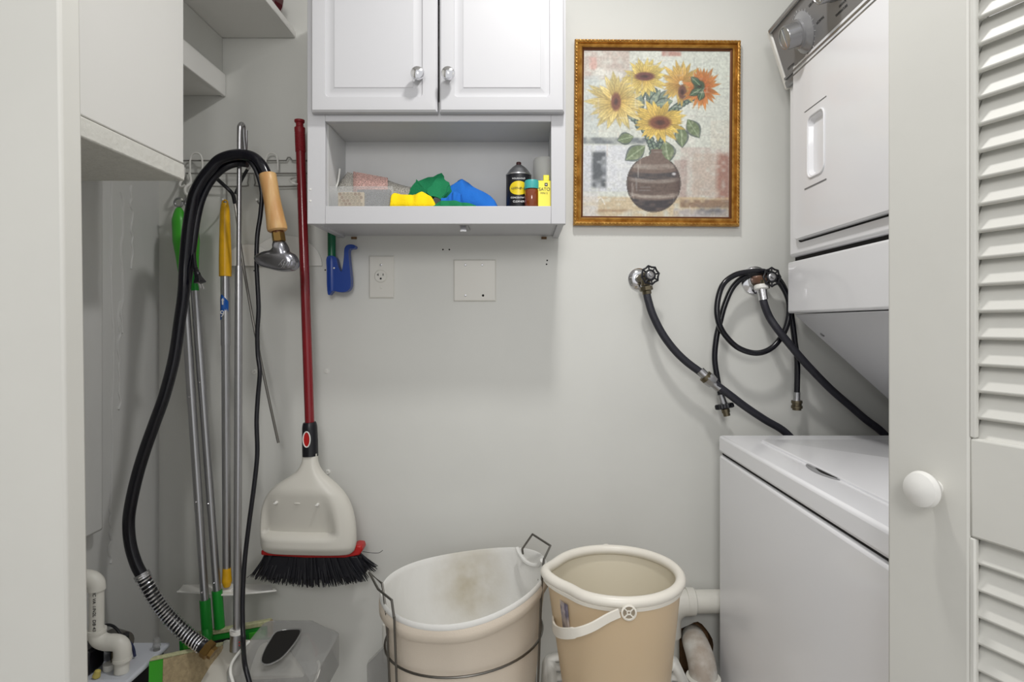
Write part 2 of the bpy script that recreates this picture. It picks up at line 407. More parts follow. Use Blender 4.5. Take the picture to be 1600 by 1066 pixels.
# things on the open shelf ------------------------------------------------
def cloth(name, outline, D, depth, mt, folds, seed, label):
    # crumpled cloth heap: height profile along x given by pixels, swept in depth with folds
    xs_ = [(p[0]-815)*D/930 for p in outline]; zs_ = [max(CH+(508-p[1])*D/930, ZS+.004) for p in outline]
    n = 44; m = 22; r = random.Random(seed); X = np.linspace(xs_[0], xs_[-1], n); H = np.interp(X, xs_, zs_)-ZS
    b = B(); V = {}
    ph = [r.uniform(0, 6) for _ in range(6)]
    for i in range(n):
        for j in range(m+1):
            v = j/m; a = PI*v
            s = math.sin(a)**.5 if 0 < v < 1 else 0
            y = D+depth*(v-.45)
            wv = 1+(.05+.16*abs(v-.5))*math.sin(folds*(X[i]*70+y*60)+ph[0])+.10*math.sin(folds*(X[i]*110-y*120)+ph[1])*(1-s*.6)+.05*math.sin(folds*(y*260+X[i]*60)+ph[2])
            V[i, j] = b.bm.verts.new((X[i]+.003*math.sin(40*y+ph[3]+i*.3), y+.004*math.sin(i*.5+ph[4])*s, ZS+max(H[i], .003)*s*min(wv, 1.08)))
    for i in range(n-1):
        for j in range(m): b.bm.faces.new((V[i, j], V[i+1, j], V[i+1, j+1], V[i, j+1]))
    b.bm.faces.new([V[0, j] for j in range(m+1)]) ; b.bm.faces.new([V[n-1, j] for j in reversed(range(m+1))])
    b.bm.faces.new([V[i, 0] for i in range(n)]+[V[i, m] for i in reversed(range(n))])
    o = obj(name, b, mt, angle=180)
    return tag(o, label, 'cloth')
cloth('cleaning_cloth', [(610, 320), (612, 308), (618, 303), (640, 302), (652, 306), (660, 301), (672, 308), (681, 318)], 1.402, .03, M_clothY, 1.2, 3, 'bright yellow microfibre cloth crumpled on the cabinet shelf')
# green cloth: folded angular sheet standing on its edges
def sheet(b, pts, th=.004):
    v = [Vector(p) for p in pts]; nn = (v[1]-v[0]).cross(v[2]-v[0]).normalized()*th/2
    a = [b.bm.verts.new(p+nn) for p in v]; c = [b.bm.verts.new(p-nn) for p in v]; n = len(v)
    b.bm.faces.new(a); b.bm.faces.new(list(reversed(c)))
    for i in range(n): b.bm.faces.new((a[i], c[i], c[(i+1) % n], a[(i+1) % n]))
b = B()
sheet(b, [P(636, 306, 1.44), P(652, 280, 1.435), P(666, 298, 1.425), P(664, 318, 1.43), P(640, 320, 1.44)])
sheet(b, [P(655, 283, 1.455), P(690, 271, 1.46), P(690, 300, 1.45), P(668, 318, 1.44)])
sheet(b, [P(690, 271, 1.46), P(703, 290, 1.432), P(690, 312, 1.42), P(664, 302, 1.428)])
sheet(b, [P(703, 290, 1.432), P(690, 312, 1.42), P(684, 321, 1.43), P(708, 320, 1.44)])
bmesh.ops.subdivide_edges(b.bm, edges=b.bm.edges[:], cuts=4, use_grid_fill=True)
rn = random.Random(8)
for v in b.bm.verts: v.co += Vector((math.sin(v.co.z*260), math.cos(v.co.x*190), math.sin(v.co.x*210)))*.0022
for v in b.bm.verts: v.co.z = max(v.co.z, ZS+.0005)
o = obj('cleaning_cloth', b, M_clothG, angle=60); tag(o, 'dark green microfibre cloth folded upright behind the yellow one', 'cloth')
sd = o.modifiers.new('soft', 'BEVEL'); sd.width = .0015; sd.segments = 2
cloth('cleaning_cloth', [(676, 321), (682, 315), (700, 314), (720, 315), (735, 317), (742, 321)], 1.392, .02, M_clothG, 1.0, 6, 'green microfibre cloth lying flat in front of the blue cloth')
cloth('cleaning_cloth', [(688, 318), (696, 300), (703, 288), (712, 284), (722, 284), (734, 288), (750, 297), (765, 306), (775, 314), (779, 321)], 1.455, .07, M_clothB, .8, 11, 'big blue microfibre cloth heaped on the cabinet shelf')
cloth('cleaning_cloth', [(688, 312), (700, 303), (710, 301), (722, 306), (729, 314), (722, 318)], 1.408, .02, M_clothB, 1.4, 19, 'small blue cloth bunched in front of the big blue one')
# clear box with honeycomb block
D = 1.398; a = P(513, 292, D); c = P(614, 322, D)
t = thing('plastic_box', 'clear plastic tray holding a beige honeycomb block on the cabinet shelf', 'box', ((a.x+c.x)/2, D+.03, ZS))
b = B(); zt_ = a.z; zb_ = ZS+.0005; th = .0018; x0, x1, y0, y1 = a.x, c.x, D, D+.055
b.boxm(x0, x1, y0, y1, zb_, zb_+th); b.boxm(x0, x1, y0, y0+th, zb_+th, zt_); b.boxm(x0, x1, y1-th, y1, zb_+th, zt_); b.boxm(x0, x0+th, y0+th, y1-th, zb_+th, zt_); b.boxm(x1-th, x1, y0+th, y1-th, zb_+th, zt_)
obj('tray', b, M_clear, t)
obj('rim', B().tube([(x0, y0, zt_), (x1, y0, zt_), (x1, y1, zt_), (x0, y1, zt_)], .0018, 8, 0, True), M_clear, t)
obj('netting', B().boxm(x0+.065, x1-.01, y0+.01, y0+.03, zb_+.002, zt_-.004), M_net2, t)
a = P(529, 301, D+.012); c = P(570, 322, D+.012)
t = tag(obj('honeycomb_block', B().boxm(a.x, c.x, D+.006, D+.03, zb_+th, a.z), mat('beige_block', (196, 178, 148), .8), base=((a.x+c.x)/2, D+.018, zb_+th), bev=.002), 'beige block of round cells inside the clear tray', 'block')
M_cellm = mat('cell_brown', (150, 120, 84), .9)
rr = .0038; i = 0
zz = a.z-.005
while zz > ZS+.004:
    xx = a.x+.0055+(i % 2)*.0045
    while xx < c.x-.004:
        obj('cell', B().lathe([(rr, 0), (rr*.95, .0012), (rr*.75, .0012), (rr*.7, .0002)], (xx, D+.006, zz), (0, -1, 0), 12), M_beige if (i+int(xx*400)) % 3 else M_cellm, t)
        xx += .009
    zz -= .0078; i += 1
# mesh bag
b = B(); R = []
D = 1.478
for i in range(17):
    f = i/16; px = 527+f*(652-527); top = 264+f*30+2*math.sin(f*9); ce = P(px, (top+330)/2, D); hh = max((CH+(508-top)*D/930-ZS)/2, .004)*(.55+.45*min(1, f*7+.1)) if f < .12 else max((CH+(508-top)*D/930-ZS)/2, .004)
    R.append([Vector((ce.x+.002*math.sin(a*3+i), D+.022*math.cos(a), ZS+.001+hh+hh*math.sin(a))) for a in (2*PI*j/18 for j in range(18))])
b.rings(R)
bag = obj('mesh_bag', b, M_net); tag(bag, 'grey netting bag with a pink label lying behind the clear tray', 'bag')
sh = []
for i in range(7):
    f = i/6; px = 552+f*54; top = 268+f*10
    sh.append([P(px, top, D-.0225), P(px, 315, D-.0235)])
b = B()
for i in range(6):
    b.bm.faces.new([b.bm.verts.new(q) for q in (sh[i][0], sh[i+1][0], sh[i+1][1], sh[i][1])])
bmesh.ops.remove_doubles(b.bm, verts=b.bm.verts, dist=1e-5)
ob = obj('label', b, M_netp, bag); ob.modifiers.new('th', 'SOLIDIFY').thickness = .001
obj('drawstring', B().tube([P(524, 322, 1.46), P(523, 300, 1.455), P(528, 285, 1.455), P(531, 264, 1.46)], .0022, 8, 5), M_wirew, bag)
# spray can
D = 1.44; c = P(810.5, 322, D); c.z = ZS+.0003; r = .0305
t = thing('spray_can', 'black and yellow aerosol can with a silver dome on the cabinet shelf', 'spray can', c)
zc = CH+(508-275)*D/930-c.z
obj('can_body', B().lathe([(r*.96, 0), (r, .003), (r, zc-.002), (r*.97, zc)], c), M_blackp, t)
obj('dome', B().lathe([(r*1.02, zc-.001), (r*1.03, zc+.002), (r*.93, zc+.005), (r*.78, zc+.012), (r*.45, zc+.022), (r*.36, zc+.023), (r*.3, zc+.025)], c), M_alu, t)
obj('nozzle', B().lathe([(.006, zc+.024), (.006, zc+.032), (.005, zc+.033)], c, n=14), mat('maroon_nozzle', (60, 22, 22), .5), t)
def wrap(b, cx, cy, rad, pts):       # patch on a cylinder facing -y
    vs = [b.bm.verts.new((cx+rad*math.sin(x/rad), cy-rad*math.cos(x/rad), z)) for x, z in pts]; return vs
def ellipse_patch(c, rad, zc_, a_, b_):
    b = B(); n = 28; m = 5
    cen = b.bm.verts.new((c.x, c.y-rad, zc_)); prev = None
    for k in range(1, m+1):
        ring = wrap(b, c.x, c.y, rad, [(a_*k/m*math.cos(q), zc_+b_*k/m*math.sin(q)) for q in (2*PI*j/n for j in range(n))])
        for j in range(n):
            if prev: b.bm.faces.new((prev[j], prev[(j+1) % n], ring[(j+1) % n], ring[j]))
            else: b.bm.faces.new((cen, ring[j], ring[(j+1) % n]))
        prev = ring
    return b
def zD(py, D): return CH+(508-py)*D/930
zl0 = zD(293.5, D-r)
obj('oval_label', ellipse_patch(c, r+.0003, zl0, .0235, .0165), M_ylab, t)
def front(c, y, z, ang=0): return Matrix.Translation((c, y, z)) @ Matrix.Rotation(PI/2, 4, 'X') @ Matrix.Rotation(ang, 4, 'Z')
text('lettering', 'um-e-lu', .0118, front(c.x, c.y-r-.0006, zl0), M_ink, t, shear=.4)
text('lettering', 'HOUSEHOLD', .0052, front(c.x, c.y-r-.0004, zl0+.022), M_glass_w, t)
text('lettering', 'CONCENTRATE', .0052, front(c.x, c.y-r-.0004, zD(309, D-r)), M_glass_w, t)
text('lettering', 'CLEANER', .0064, front(c.x, c.y-r-.0004, zD(315, D-r)), M_glass_w, t)
# frosted cup
D = 1.478; c = P(851, 322, D); c.z = ZS+.0003
t = tag(obj('frosted_cup', B().lathe([(.024, 0), (.025, .004), (.0272, .09), (.0285, zD(252, D)-c.z), (.026, zD(249, D)-c.z), (.0, zD(249, D)-c.z)], c), M_frost), 'translucent white lidded cup behind the yellow tin', 'cup')
# amber bottle
D = 1.404; c = P(831, 322, D); c.z = ZS+.0003
t = thing('amber_bottle', 'small amber bottle with a teal cap beside the aerosol can', 'bottle', c)
zc = zD(296, D)-c.z
obj('bottle_body', B().lathe([(.0155, 0), (.017, .002), (.017, zc-.004), (.015, zc)], c), M_amber, t)
obj('cap', B().lathe([(.0178, zc), (.0178, zc+.016), (.016, zc+.020), (.0, zc+.020)], c), M_cyan, t)
# yellow tin
D = 1.396; a = P(839, 282, D); c0 = P(839, 322, D)
t = thing('yellow_tin', 'bright yellow oblong tin with a spout behind the right cabinet frame', 'tin', (a.x+.021, D+.012, ZS))
obj('tin_body', B().boxm(a.x, a.x+.034, D, D+.024, ZS+.0003, a.z), M_ytin, t, bev=.002)
sx = (853-815)*D/930
obj('spout', B().boxm(sx-.006, sx+.008, D+.004, D+.018, a.z, a.z+.014), M_ytin, t, bev=.0015)
obj('logo', B().boxm(sx-.003, sx+.004, D-.0006, D, zD(291, D), zD(286, D)), M_ink, t)
obj('cross', B().boxm(sx-.001, sx+.002, D-.001, D-.0006, zD(289.3, D), zD(287.7, D)), M_glass_w, t)
text('lettering', 'SATO', .0105, front(a.x+.0175, D-.0004, zD(296, D)), M_ink, t)
text('lettering', 'MINI 2', .006, front(a.x+.0165, D-.0004, zD(302, D)), M_ink, t)

# ---------------------------------------------------------------- picture
cpx = P(1026, 208.5, WB-.012); W = 259/930*(WB-.012); H = 290/930*(WB-.012); ang = math.radians(.45)
Mp = Matrix.Translation(cpx) @ Matrix.Rotation(ang, 4, 'Y')
pic = thing('framed_picture', 'sunflower painting in a carved gold frame on the back wall', 'picture', (cpx.x, cpx.y, cpx.z-H/2))
def frame_ring(inset0, inset1, d0, d1, mt, nm, prof=None):
    b = B(); R = []
    for ins, d in prof:
        x = W/2-ins; z = H/2-ins; R.append([Mp @ Vector(p) for p in ((x, d, z), (-x, d, z), (-x, d, -z), (x, d, -z))])
    b.rings(R, cap=False); return obj(nm, b, mt, pic, angle=25)
frame_ring(0, 0, 0, 0, M_gold, 'outer_moulding', [(0.001, .011), (0, -.004), (.002, -.009), (.006, -.011), (.009, -.009), (.0105, -.003), (.015, -.006), (.018, -.0075), (.021, -.004)])
frame_ring(0, 0, 0, 0, M_golddk, 'inner_moulding', [(.021, -.004), (.0215, -.002), (.0235, 0), (.026, .001), (.0262, .004)])
# rope beading round the outer edge
b = B(); per = []
nx = 46; nz = 52
for i in range(nx):
    for sgn in (1, -1): per.append((-W/2+.005+(W-.01)*i/(nx-1), sgn*(H/2-.005), 0))
for i in range(1, nz-1):
    for sgn in (1, -1): per.append((sgn*(W/2-.005), -H/2+.005+(H-.01)*i/(nz-1), 1))
for x, z, v in per:
    Mr = Mp @ Matrix.Translation((x, -.0105, z)) @ Matrix.Rotation(math.radians(35), 4, 'Y')
    b.box((0, 0, 0), (.005 if v else .0035, .004, .0035 if v else .005), Mr) if False else b.sph(Mr.translation, .0031, 6, (1.2, .8, .8), Matrix.Rotation(.7, 4, 'Y'))
o = obj('rope_beading', b, M_gold, pic); o['kind'] = 'stuff'
# the painting: a fine grid of vertex colours painted in numpy
PWd, PHt = 226, 260
def make_painting():
    rs = np.random.RandomState(5)
    h, w_ = PHt, PWd
    yy, xx = np.mgrid[0:h, 0:w_].astype(float)
    def noise(sx, sy):
        a = rs.rand(int(h/sy)+3, int(w_/sx)+3); gy = yy/sy; gx = xx/sx; iy = gy.astype(int); ix = gx.astype(int); fy = gy-iy; fx = gx-ix
        fy = fy*fy*(3-2*fy); fx = fx*fx*(3-2*fx)
        return (a[iy, ix]*(1-fy)*(1-fx)+a[iy+1, ix]*fy*(1-fx)+a[iy, ix+1]*(1-fy)*fx+a[iy+1, ix+1]*fy*fx)
    img = np.ones((h, w_, 3))*np.array([203, 207, 194.])
    N1 = noise(40, 40)*.5+noise(14, 22)*.3+noise(5, 3)*.2; N2 = noise(24, 10)*.6+noise(3, 12)*.4
    def blend(m, col, a=1.0):
        m = np.clip(m*a, 0, 1)[..., None]; img[:] = img*(1-m)+np.array(col, float)*m
    def rect(x0, y0, x1, y1, col, a=.7, soft=3, rough=True):
        m = np.clip((xx-x0)/soft+.5, 0, 1)*np.clip((x1-xx)/soft+.5, 0, 1)*np.clip((yy-y0)/soft+.5, 0, 1)*np.clip((y1-yy)/soft+.5, 0, 1)
        if rough: m = m*np.clip(.25+1.3*noise(8, 6), 0, 1)
        blend(m, col, a)
    blend(np.clip(N1*2-.7, 0, 1), (222, 226, 214), .7); blend(np.clip(N2*2-1, 0, 1), (176, 182, 176), .5)
    rect(0, 0, 70, 45, (176, 142, 130), .55); rect(8, 10, 20, 30, (206, 150, 136), .8); rect(18, 28, 60, 44, (222, 220, 208), .8)
    rect(120, 0, 150, 8, (178, 96, 80), .6); rect(150, 2, 226, 70, (210, 218, 204), .6)
    rect(0, 40, 24, 140, (172, 184, 186), .5); rect(0, 136, 100, 146, (92, 100, 106), .85); rect(0, 148, 80, 220, (196, 200, 212), .8)
    rect(14, 158, 36, 214, (70, 76, 82), .95, 6); rect(36, 150, 92, 215, (216, 218, 220), .7)
    rect(150, 150, 226, 232, (188, 166, 156), .6); rect(168, 160, 215, 225, (186, 164, 146), .6); rect(206, 160, 226, 236, (150, 92, 76), .75, 8)
    rect(196, 108, 226, 152, (206, 202, 186), .8); rect(140, 170, 160, 236, (158, 128, 120), .55); rect(155, 100, 172, 150, (220, 218, 206), .7)
    rect(0, 228, 226, 260, (200, 170, 122), .75); rect(150, 232, 226, 244, (120, 86, 66), .7); rect(140, 246, 226, 260, (172, 166, 170), .8)
    rect(178, 244, 222, 254, (70, 72, 82), .6, 8); rect(0, 222, 24, 260, (206, 204, 204), .7); rect(24, 248, 76, 252, (150, 112, 76), .7)
    def leafm(x, y, ang, L, wd, p=.8):
        ca, sa = math.cos(ang), math.sin(ang); u_ = ((xx-x)*ca+(yy-y)*sa)/L; v_ = (-(xx-x)*sa+(yy-y)*ca)/wd
        ins = (u_ > 0) & (u_ < 1); prof = np.where(ins, np.sin(PI*np.clip(u_, 0, 1)**p), 0)
        d = prof-np.abs(v_); return np.clip(d*wd*.8+.3, 0, 1)*ins, u_, v_
    def petal(x, y, ang, L, wd, c1, c2):
        m, u_, v_ = leafm(x, y, ang, L, wd)
        mo, _, _ = leafm(x, y, ang, L*1.03, wd*1.25); blend(mo, (150, 122, 76), .3)
        t_ = np.clip(u_, 0, 1)[..., None]; col = np.array(c1)*(1-t_)+np.array(c2)*t_
        st = np.clip(np.abs(np.sin(v_*5+u_*3)), 0, 1)[..., None]; col = col*(.86+.14*st)
        mm = m[..., None]; img[:] = img*(1-mm)+col*mm
    def leaf(x, y, ang, L, wd, c=(92, 116, 84)):
        m, u_, v_ = leafm(x, y, ang, L, wd, 1); mo, _, _ = leafm(x, y, ang, L*1.05, wd*1.3, 1); blend(mo, (48, 62, 58), .7)
        blend(m, c, 1); blend(m*(np.abs(v_) < .12), (150, 170, 130), .7); blend(m*np.clip(noise(4, 4)*2-1, 0, 1), (190, 196, 160), .5)
    def stroke(pts, wd, c, a=.9):
        pts = [p for p in catmull([(x, y, 0) for x, y in pts], 8)]
        d = np.full((h, w_), 1e9)
        for p in pts: d = np.minimum(d, (xx-p.x)**2+(yy-p.y)**2)
        blend(np.clip(wd/2-np.sqrt(d)+.7, 0, 1), c, a)
    for s in (((95, 60), (88, 90), (110, 150)), ((110, 62), (118, 100), (116, 150)), ((55, 90), (90, 120), (108, 160)), ((152, 80), (130, 100), (118, 150)), ((175, 70), (140, 95), (120, 140)), ((100, 70), (100, 100), (84, 118)), ((128, 70), (122, 90), (134, 110))):
        stroke(s, 8, (58, 74, 70)); stroke(s, 4, (124, 146, 122))
    for l in ((84, 60, 1.5, 40, 7), (100, 56, 1.2, 36, 6), (118, 60, 2.0, 40, 7), (96, 96, 1.9, 26, 7), (136, 62, 2.5, 26, 6), (138, 78, 2.9, 30, 7)): leaf(*l, c=(110, 130, 116))
    def flower(cx, cy, R, sq, rot, n, c1, c2, ctr, csz, seed, ctr_off=(0, 0)):
        r = np.random.RandomState(seed)
        for layer in (1.0, .8):
            for k in range(n):
                a = 2*PI*k/n+r.uniform(-.15, .15)+layer; L = R*layer*r.uniform(.85, 1.1)
                ex, ey = math.cos(a), math.sin(a)*sq; ex, ey = ex*math.cos(rot)-ey*math.sin(rot), ex*math.sin(rot)+ey*math.cos(rot)
                l2 = L*math.hypot(ex, ey); f = r.uniform(.85, 1.08)
                petal(cx+ex*3, cy+ey*3, math.atan2(ey, ex), l2, max(3.2, R*.13*r.uniform(.8, 1.2)), tuple(np.array(c1)*f), tuple(np.clip(np.array(c2)*f, 0, 255)))
        ox, oy = ctr_off
        e = ((xx-cx-ox)/csz[0])**2+((yy-cy-oy)/csz[1])**2
        blend(np.clip(1.25-e, 0, 1)*1.4, ctr); blend(np.clip(.9-((xx-cx-ox)/csz[0]/.55)**2-((yy-cy-oy)/csz[1]/.5)**2, 0, 1), (52, 34, 34), .8)
    Y1, Y2 = (214, 166, 62), (244, 220, 112)
    flower(150, 50, 32, 1.05, 0, 15, (206, 140, 60), (236, 200, 96), (112, 72, 58), (7, 12), 3, (2, 14))
    flower(52, 80, 46, .95, .2, 17, Y1, (242, 224, 140), (122, 66, 48), (8, 15), 1, (-2, 0))
    flower(94, 42, 34, .9, 0, 17, Y1, Y2, (110, 62, 56), (16, 7), 2, (0, -2))
    flower(182, 58, 28, 1.2, .2, 14, (212, 92, 40), (226, 146, 66), (64, 84, 60), (9, 9), 4, (-4, -4))
    for l in ((182, 58, 2.6, 22, 5), (180, 54, -2.4, 20, 5), (184, 60, 1.9, 18, 5)): leaf(*l, c=(64, 92, 66))
    for l in ((96, 148, 2.5, 38, 10), (114, 150, 1.7, 22, 9), (126, 140, 1.4, 34, 11), (78, 134, 2.9, 26, 8), (160, 106, 1.0, 34, 9), (150, 116, 1.5, 34, 9)): leaf(*l, c=(104, 122, 84))
    flower(116, 110, 40, .82, 0, 19, Y1, (246, 206, 84), (122, 66, 46), (18, 11), 5, (2, 2))
    # vase
    cy = 207; rx = 41; ry = 44
    body = ((xx-109)/rx)**2+((yy-cy)/ry)**2 < 1
    wn = np.interp(yy, [150, 160, 168, 178], [9, 9, 14, 26]); neck = (np.abs(xx-113) < wn) & (yy > 153) & (yy < 180)
    vm = (body | neck).astype(float)
    k = np.ones((5,))/5
    blend(vm, (112, 92, 82))
    for y0, y1, c in ((176, 184, (150, 136, 124)), (190, 200, (58, 56, 60)), (200, 206, (140, 128, 118)), (206, 224, (88, 70, 62)), (224, 229, (168, 156, 142)), (232, 250, (44, 42, 48))):
        cur = y0+5*(1-((xx-109)/rx)**2); blend(vm*np.clip((yy-cur+5)/3, 0, 1)*np.clip((cur+y1-y0-5-yy)/3+1, 0, 1)*np.clip(.4+noise(9, 3), 0, 1), c, .85)
    blend(vm*np.clip(np.abs(xx-109)/rx-.72, 0, 1)*3, (70, 52, 48), .8)
    edge = np.abs(np.sqrt(((xx-109)/rx)**2+((yy-cy)/ry)**2)-1) < .03; blend(edge*(yy > 172), (60, 50, 46), .6)
    blend(np.clip(1-((xx-140)/4)**2-((yy-192)/3)**2, 0, 1), (206, 204, 206))
    stroke(((22, 236), (28, 230), (34, 240)), 1.5, (230, 226, 216), .8)
    for _ in range(90):
        x, y = rs.randint(0, w_), rs.randint(0, h); L = rs.randint(8, 34); c = ((226, 224, 214), (176, 170, 162), (206, 186, 170), (150, 150, 150))[rs.randint(4)]
        if rs.rand() < .5: rect(x, y, x+L, y+2, c, .35, 2)
        else: rect(x, y, x+2, y+L, c, .35, 2)
    img[:] = img*(.92+.14*noise(2.2, 2.2)[..., None])
    g = img.mean(-1, keepdims=True); img[:] = g+(img-g)*.82
    img[:] = img*.9+20
    return np.clip(img, 0, 255)
img = make_painting()/255
lin = np.where(img <= .04045, img/12.92, ((img+.055)/1.055)**2.4)
pw, phh = W-.050, H-.050
xs_ = np.linspace(-pw/2, pw/2, PWd+1); zs_ = np.linspace(phh/2, -phh/2, PHt+1)
gx, gz = np.meshgrid(xs_, zs_)
co = np.stack([gx, np.full_like(gx, .0035), gz], -1).reshape(-1, 3)
idx = np.arange((PWd+1)*(PHt+1)).reshape(PHt+1, PWd+1)
q = np.stack([idx[:-1, :-1], idx[1:, :-1], idx[1:, 1:], idx[:-1, 1:]], -1).reshape(-1, 4)
me = bpy.data.meshes.new('canvas'); me.from_pydata(co.tolist(), [], q.tolist())
ca = me.color_attributes.new('paint', 'FLOAT_COLOR', 'CORNER')
arr = np.ones((len(q), 4, 4), np.float32); arr[:, :, :3] = lin.reshape(-1, 1, 3)
ca.data.foreach_set('color', arr.reshape(-1))
me.transform(Matrix.Translation(-WL[pic.name]) @ Mp)
mp_ = mat('painted_canvas', (200, 200, 200), .45); an = mp_.node_tree.nodes.new('ShaderNodeVertexColor'); an.layer_name = 'paint'
mp_.node_tree.links.new(an.outputs[0], mp_.node_tree.nodes['Principled BSDF'].inputs['Base Color'])
me.materials.append(mp_)
cv = bpy.data.objects.new('canvas', me); COL.objects.link(cv); cv.parent = pic
obj('backing_board', B().boxm(-W/2+.01, W/2-.01, .005, .011, -H/2+.01, H/2-.01, Mp), M_golddk, pic)

# ---------------------------------------------------------------- outlet plates
def plate(name, label, px0, px1, py0, py1, cat):
    a = P(px0, py0, WB); c = P(px1, py1, WB)
    t = thing(name, label, cat, ((a.x+c.x)/2, WB, c.z))
    b = B(); R = []
    for ins, d in ((0, 0), (0, -.003), (.003, -.0055)):
        R.append([Vector(p) for p in ((a.x+ins, WB+d, a.z-ins), (c.x-ins, WB+d, a.z-ins), (c.x-ins, WB+d, c.z+ins), (a.x+ins, WB+d, c.z+ins))])
    b.rings(R); obj('cover_plate', b, M_plate, t, angle=20)
    return t
def screw(px, py, t, m=M_plate):
    c = P(px, py, WB); obj('screw', B().lathe([(.0032, 0), (.003, .0012), (.0018, .0016)], (c.x, WB-.0055, c.z), (0, -1, 0), 14).boxm(c.x-.0026, c.x+.0026, WB-.0074, WB-.0069, c.z-.0004, c.z+.0004), m, t)
t = plate('power_outlet', 'ivory wall outlet with one round socket below the cabinet', 577, 616, 400, 466, 'outlet')
c = P(596, 432, WB)
obj('socket', B().lathe([(.0175, 0), (.0175, .0015), (.0165, .002), (.0162, .0012), (.0155, .0012), (.0152, .0028), (0, .0028)], (c.x, WB-.0055, c.z), (0, -1, 0), 32), M_plate, t)
s = B(); y = WB-.0087
s.boxm(c.x-.0075, c.x-.0058, y, y+.0006, c.z+.0005, c.z+.007); s.boxm(c.x-.0105, c.x-.0075, y, y+.0006, c.z+.003, c.z+.0045)
s.boxm(c.x+.0055, c.x+.0072, y, y+.0006, c.z+.001, c.z+.007); s.cyl((c.x, y, c.z-.0065), (c.x, y+.0006, c.z-.0065), .0026, n=12)
obj('slots', s, M_hole, t)
screw(596, 414.5, t, M_alu); screw(596, 450, t)
t = plate('blank_cover_plate', 'square ivory blank cover plate with four screws below the cabinet', 709, 775, 406, 471, 'cover plate')
for px, py, m in ((727.5, 414.5, M_alu), (753.5, 414.5, M_alu), (727.5, 462, M_alu), (755, 462, M_hole)): screw(px, py, t, m)
t = plate('power_outlet', 'white wall outlet mostly hidden behind the left edge of the laundry hamper', 598, 632, 975, 1036, 'outlet')

# ---------------------------------------------------------------- blue tool head on a green tube
D = 1.574
t = thing('cleaning_tool', 'blue plastic hooked tool head on a dark green tube below the cabinet', 'cleaning tool', P(520, 460, D))
obj('handle_tube', B().cyl(P(518.5, 405, D), P(517, 225, D+.006), .0105), M_dgreen, t)
out = [(513, 402), (526, 402), (530, 415), (535.5, 425), (539, 405), (540, 390), (544, 384), (552, 383), (557, 385), (555, 389), (547, 391), (547, 405), (549, 425), (550, 440), (549, 450), (543, 456), (532, 457), (524, 455), (521, 456), (517, 461), (514, 459), (513, 440), (512.5, 420)]
b = B(); Q = [P(x, y, D) for x, y in out]
b.prism([(q_.x, q_.z) for q_ in catmull(Q, 3, True)], .024, Matrix.Translation((0, D-.012, 0)))
obj('hook_head', b, M_blue, t, bev=.004, seg=3)
obj('socket_sleeve', B().lathe([(.0125, 0), (.0135, .02), (.0135, .075), (.011, .09)], P(519, 455, D-.001), P(518.5, 400, D-.001)-P(519, 455, D-.001)), M_blue, t)
c = P(522, 419, D-.0135); obj('rivet', B().lathe([(.0025, 0), (.002, .0015), (0, .002)], c, (0, -1, 0), 12), M_whitep, t)

# ---------------------------------------------------------------- wire rack
D = 1.594
t = thing('wire_rack', 'off-white wire hook rack screwed to the back wall at left', 'rack', P(380, 291, WB))
for py, x0, x1 in ((251, 276, 497), (271, 276, 497)):
    obj('rail', B().tube([P(x0, py, D), P(430, py, D), P(447, py, D), P(450, py-(5 if py == 251 else 0), D), P(453, py-(5 if py == 251 else 0), D), P(457, py, D), P(x1, py, D)], .0022, 8), M_rail, t)
for x0, x1 in ((322, 389), (397, 470)):
    obj('rail', B().tube([P(x0, 271, D-.003), P(x0+2, 286, D-.003), P(x0+6, 291, D-.003), P(x1-6, 291, D-.003), P(x1-2, 286, D-.003), P(x1, 271, D-.003)], .0022, 8, 3), M_rail, t)
def loophook(px):
    obj('loop_hook', B().tube([P(px-10, 305, D-.01), P(px-9, 288, D-.006), P(px-12, 276, D-.006), P(px-9, 268, D-.006), P(px-9, 252, D-.006), P(px-6, 242, D-.006), P(px, 239, D-.006), P(px+7, 242, D-.006), P(px+10, 252, D-.006), P(px+10, 266, D-.006)], .0024, 8, 4), M_wirew, t)
loophook(306); loophook(424)
def prong(px, y0=271, y1=316, out=.05, dx=-6, m=None):
    pts = [P(px, y0, D-.003), P(px, y1-12, D-.003), P(px, y1, D-.006), P(px+dx*.4, y1+2, D-.022), P(px+dx, y1-4, D-out)]
    obj('hook', B().tube(pts, .0023, 8, 4), M_rail, t)
    q_ = pts[-1]; obj('hook_tip', B().sph(q_, .0032, 8), M_whitep, t)
for px in (290, 318, 354, 407, 471): prong(px)
obj('curl_hook', B().tube([P(296, 270, D-.005), P(298, 285, D-.01), P(290, 293, D-.03), P(290, 302, D-.045), P(296, 305, D-.045), P(298, 295, D-.04)], .0035, 8, 5), M_wirew, t)
obj('curl_hook', B().tube([P(288, 262, D-.004), P(287, 276, D-.01), P(281, 288, D-.025), P(284, 292, D-.03), P(289, 289, D-.03)], .003, 8, 5), M_wirew, t)
obj('broom_clip', B().tube([P(479, 289, D-.01), P(465, 288, D-.075), P(456, 285, D-.085), P(453, 281, D-.06), P(458, 278, D-.02), P(466, 277, D-.005)], .0028, 8, 5), M_wirew, t)
# half-round plates
def halfdisc(name, label, cx_, r_, D_, mt):
    b = B(); c = P(cx_, 415.5, D_); rr = r_/930*D_
    b.prism([(c.x+rr*math.cos(a), c.z+rr*.84*math.sin(a)) for a in (PI*i/28 for i in range(29))], .004, Matrix.Translation((0, D_, 0)))
    return tag(obj(name, b, mt, bev=.001), label, 'plate')
halfdisc('half_round_plate', 'smaller white half-round plate on the wall behind the aluminium pole', 388, 40, WB-.016, M_boxw)
halfdisc('half_round_plate', 'larger grey-white half-round plate on the wall behind the steamer head', 446, 57, WB-.006, M_wirew)

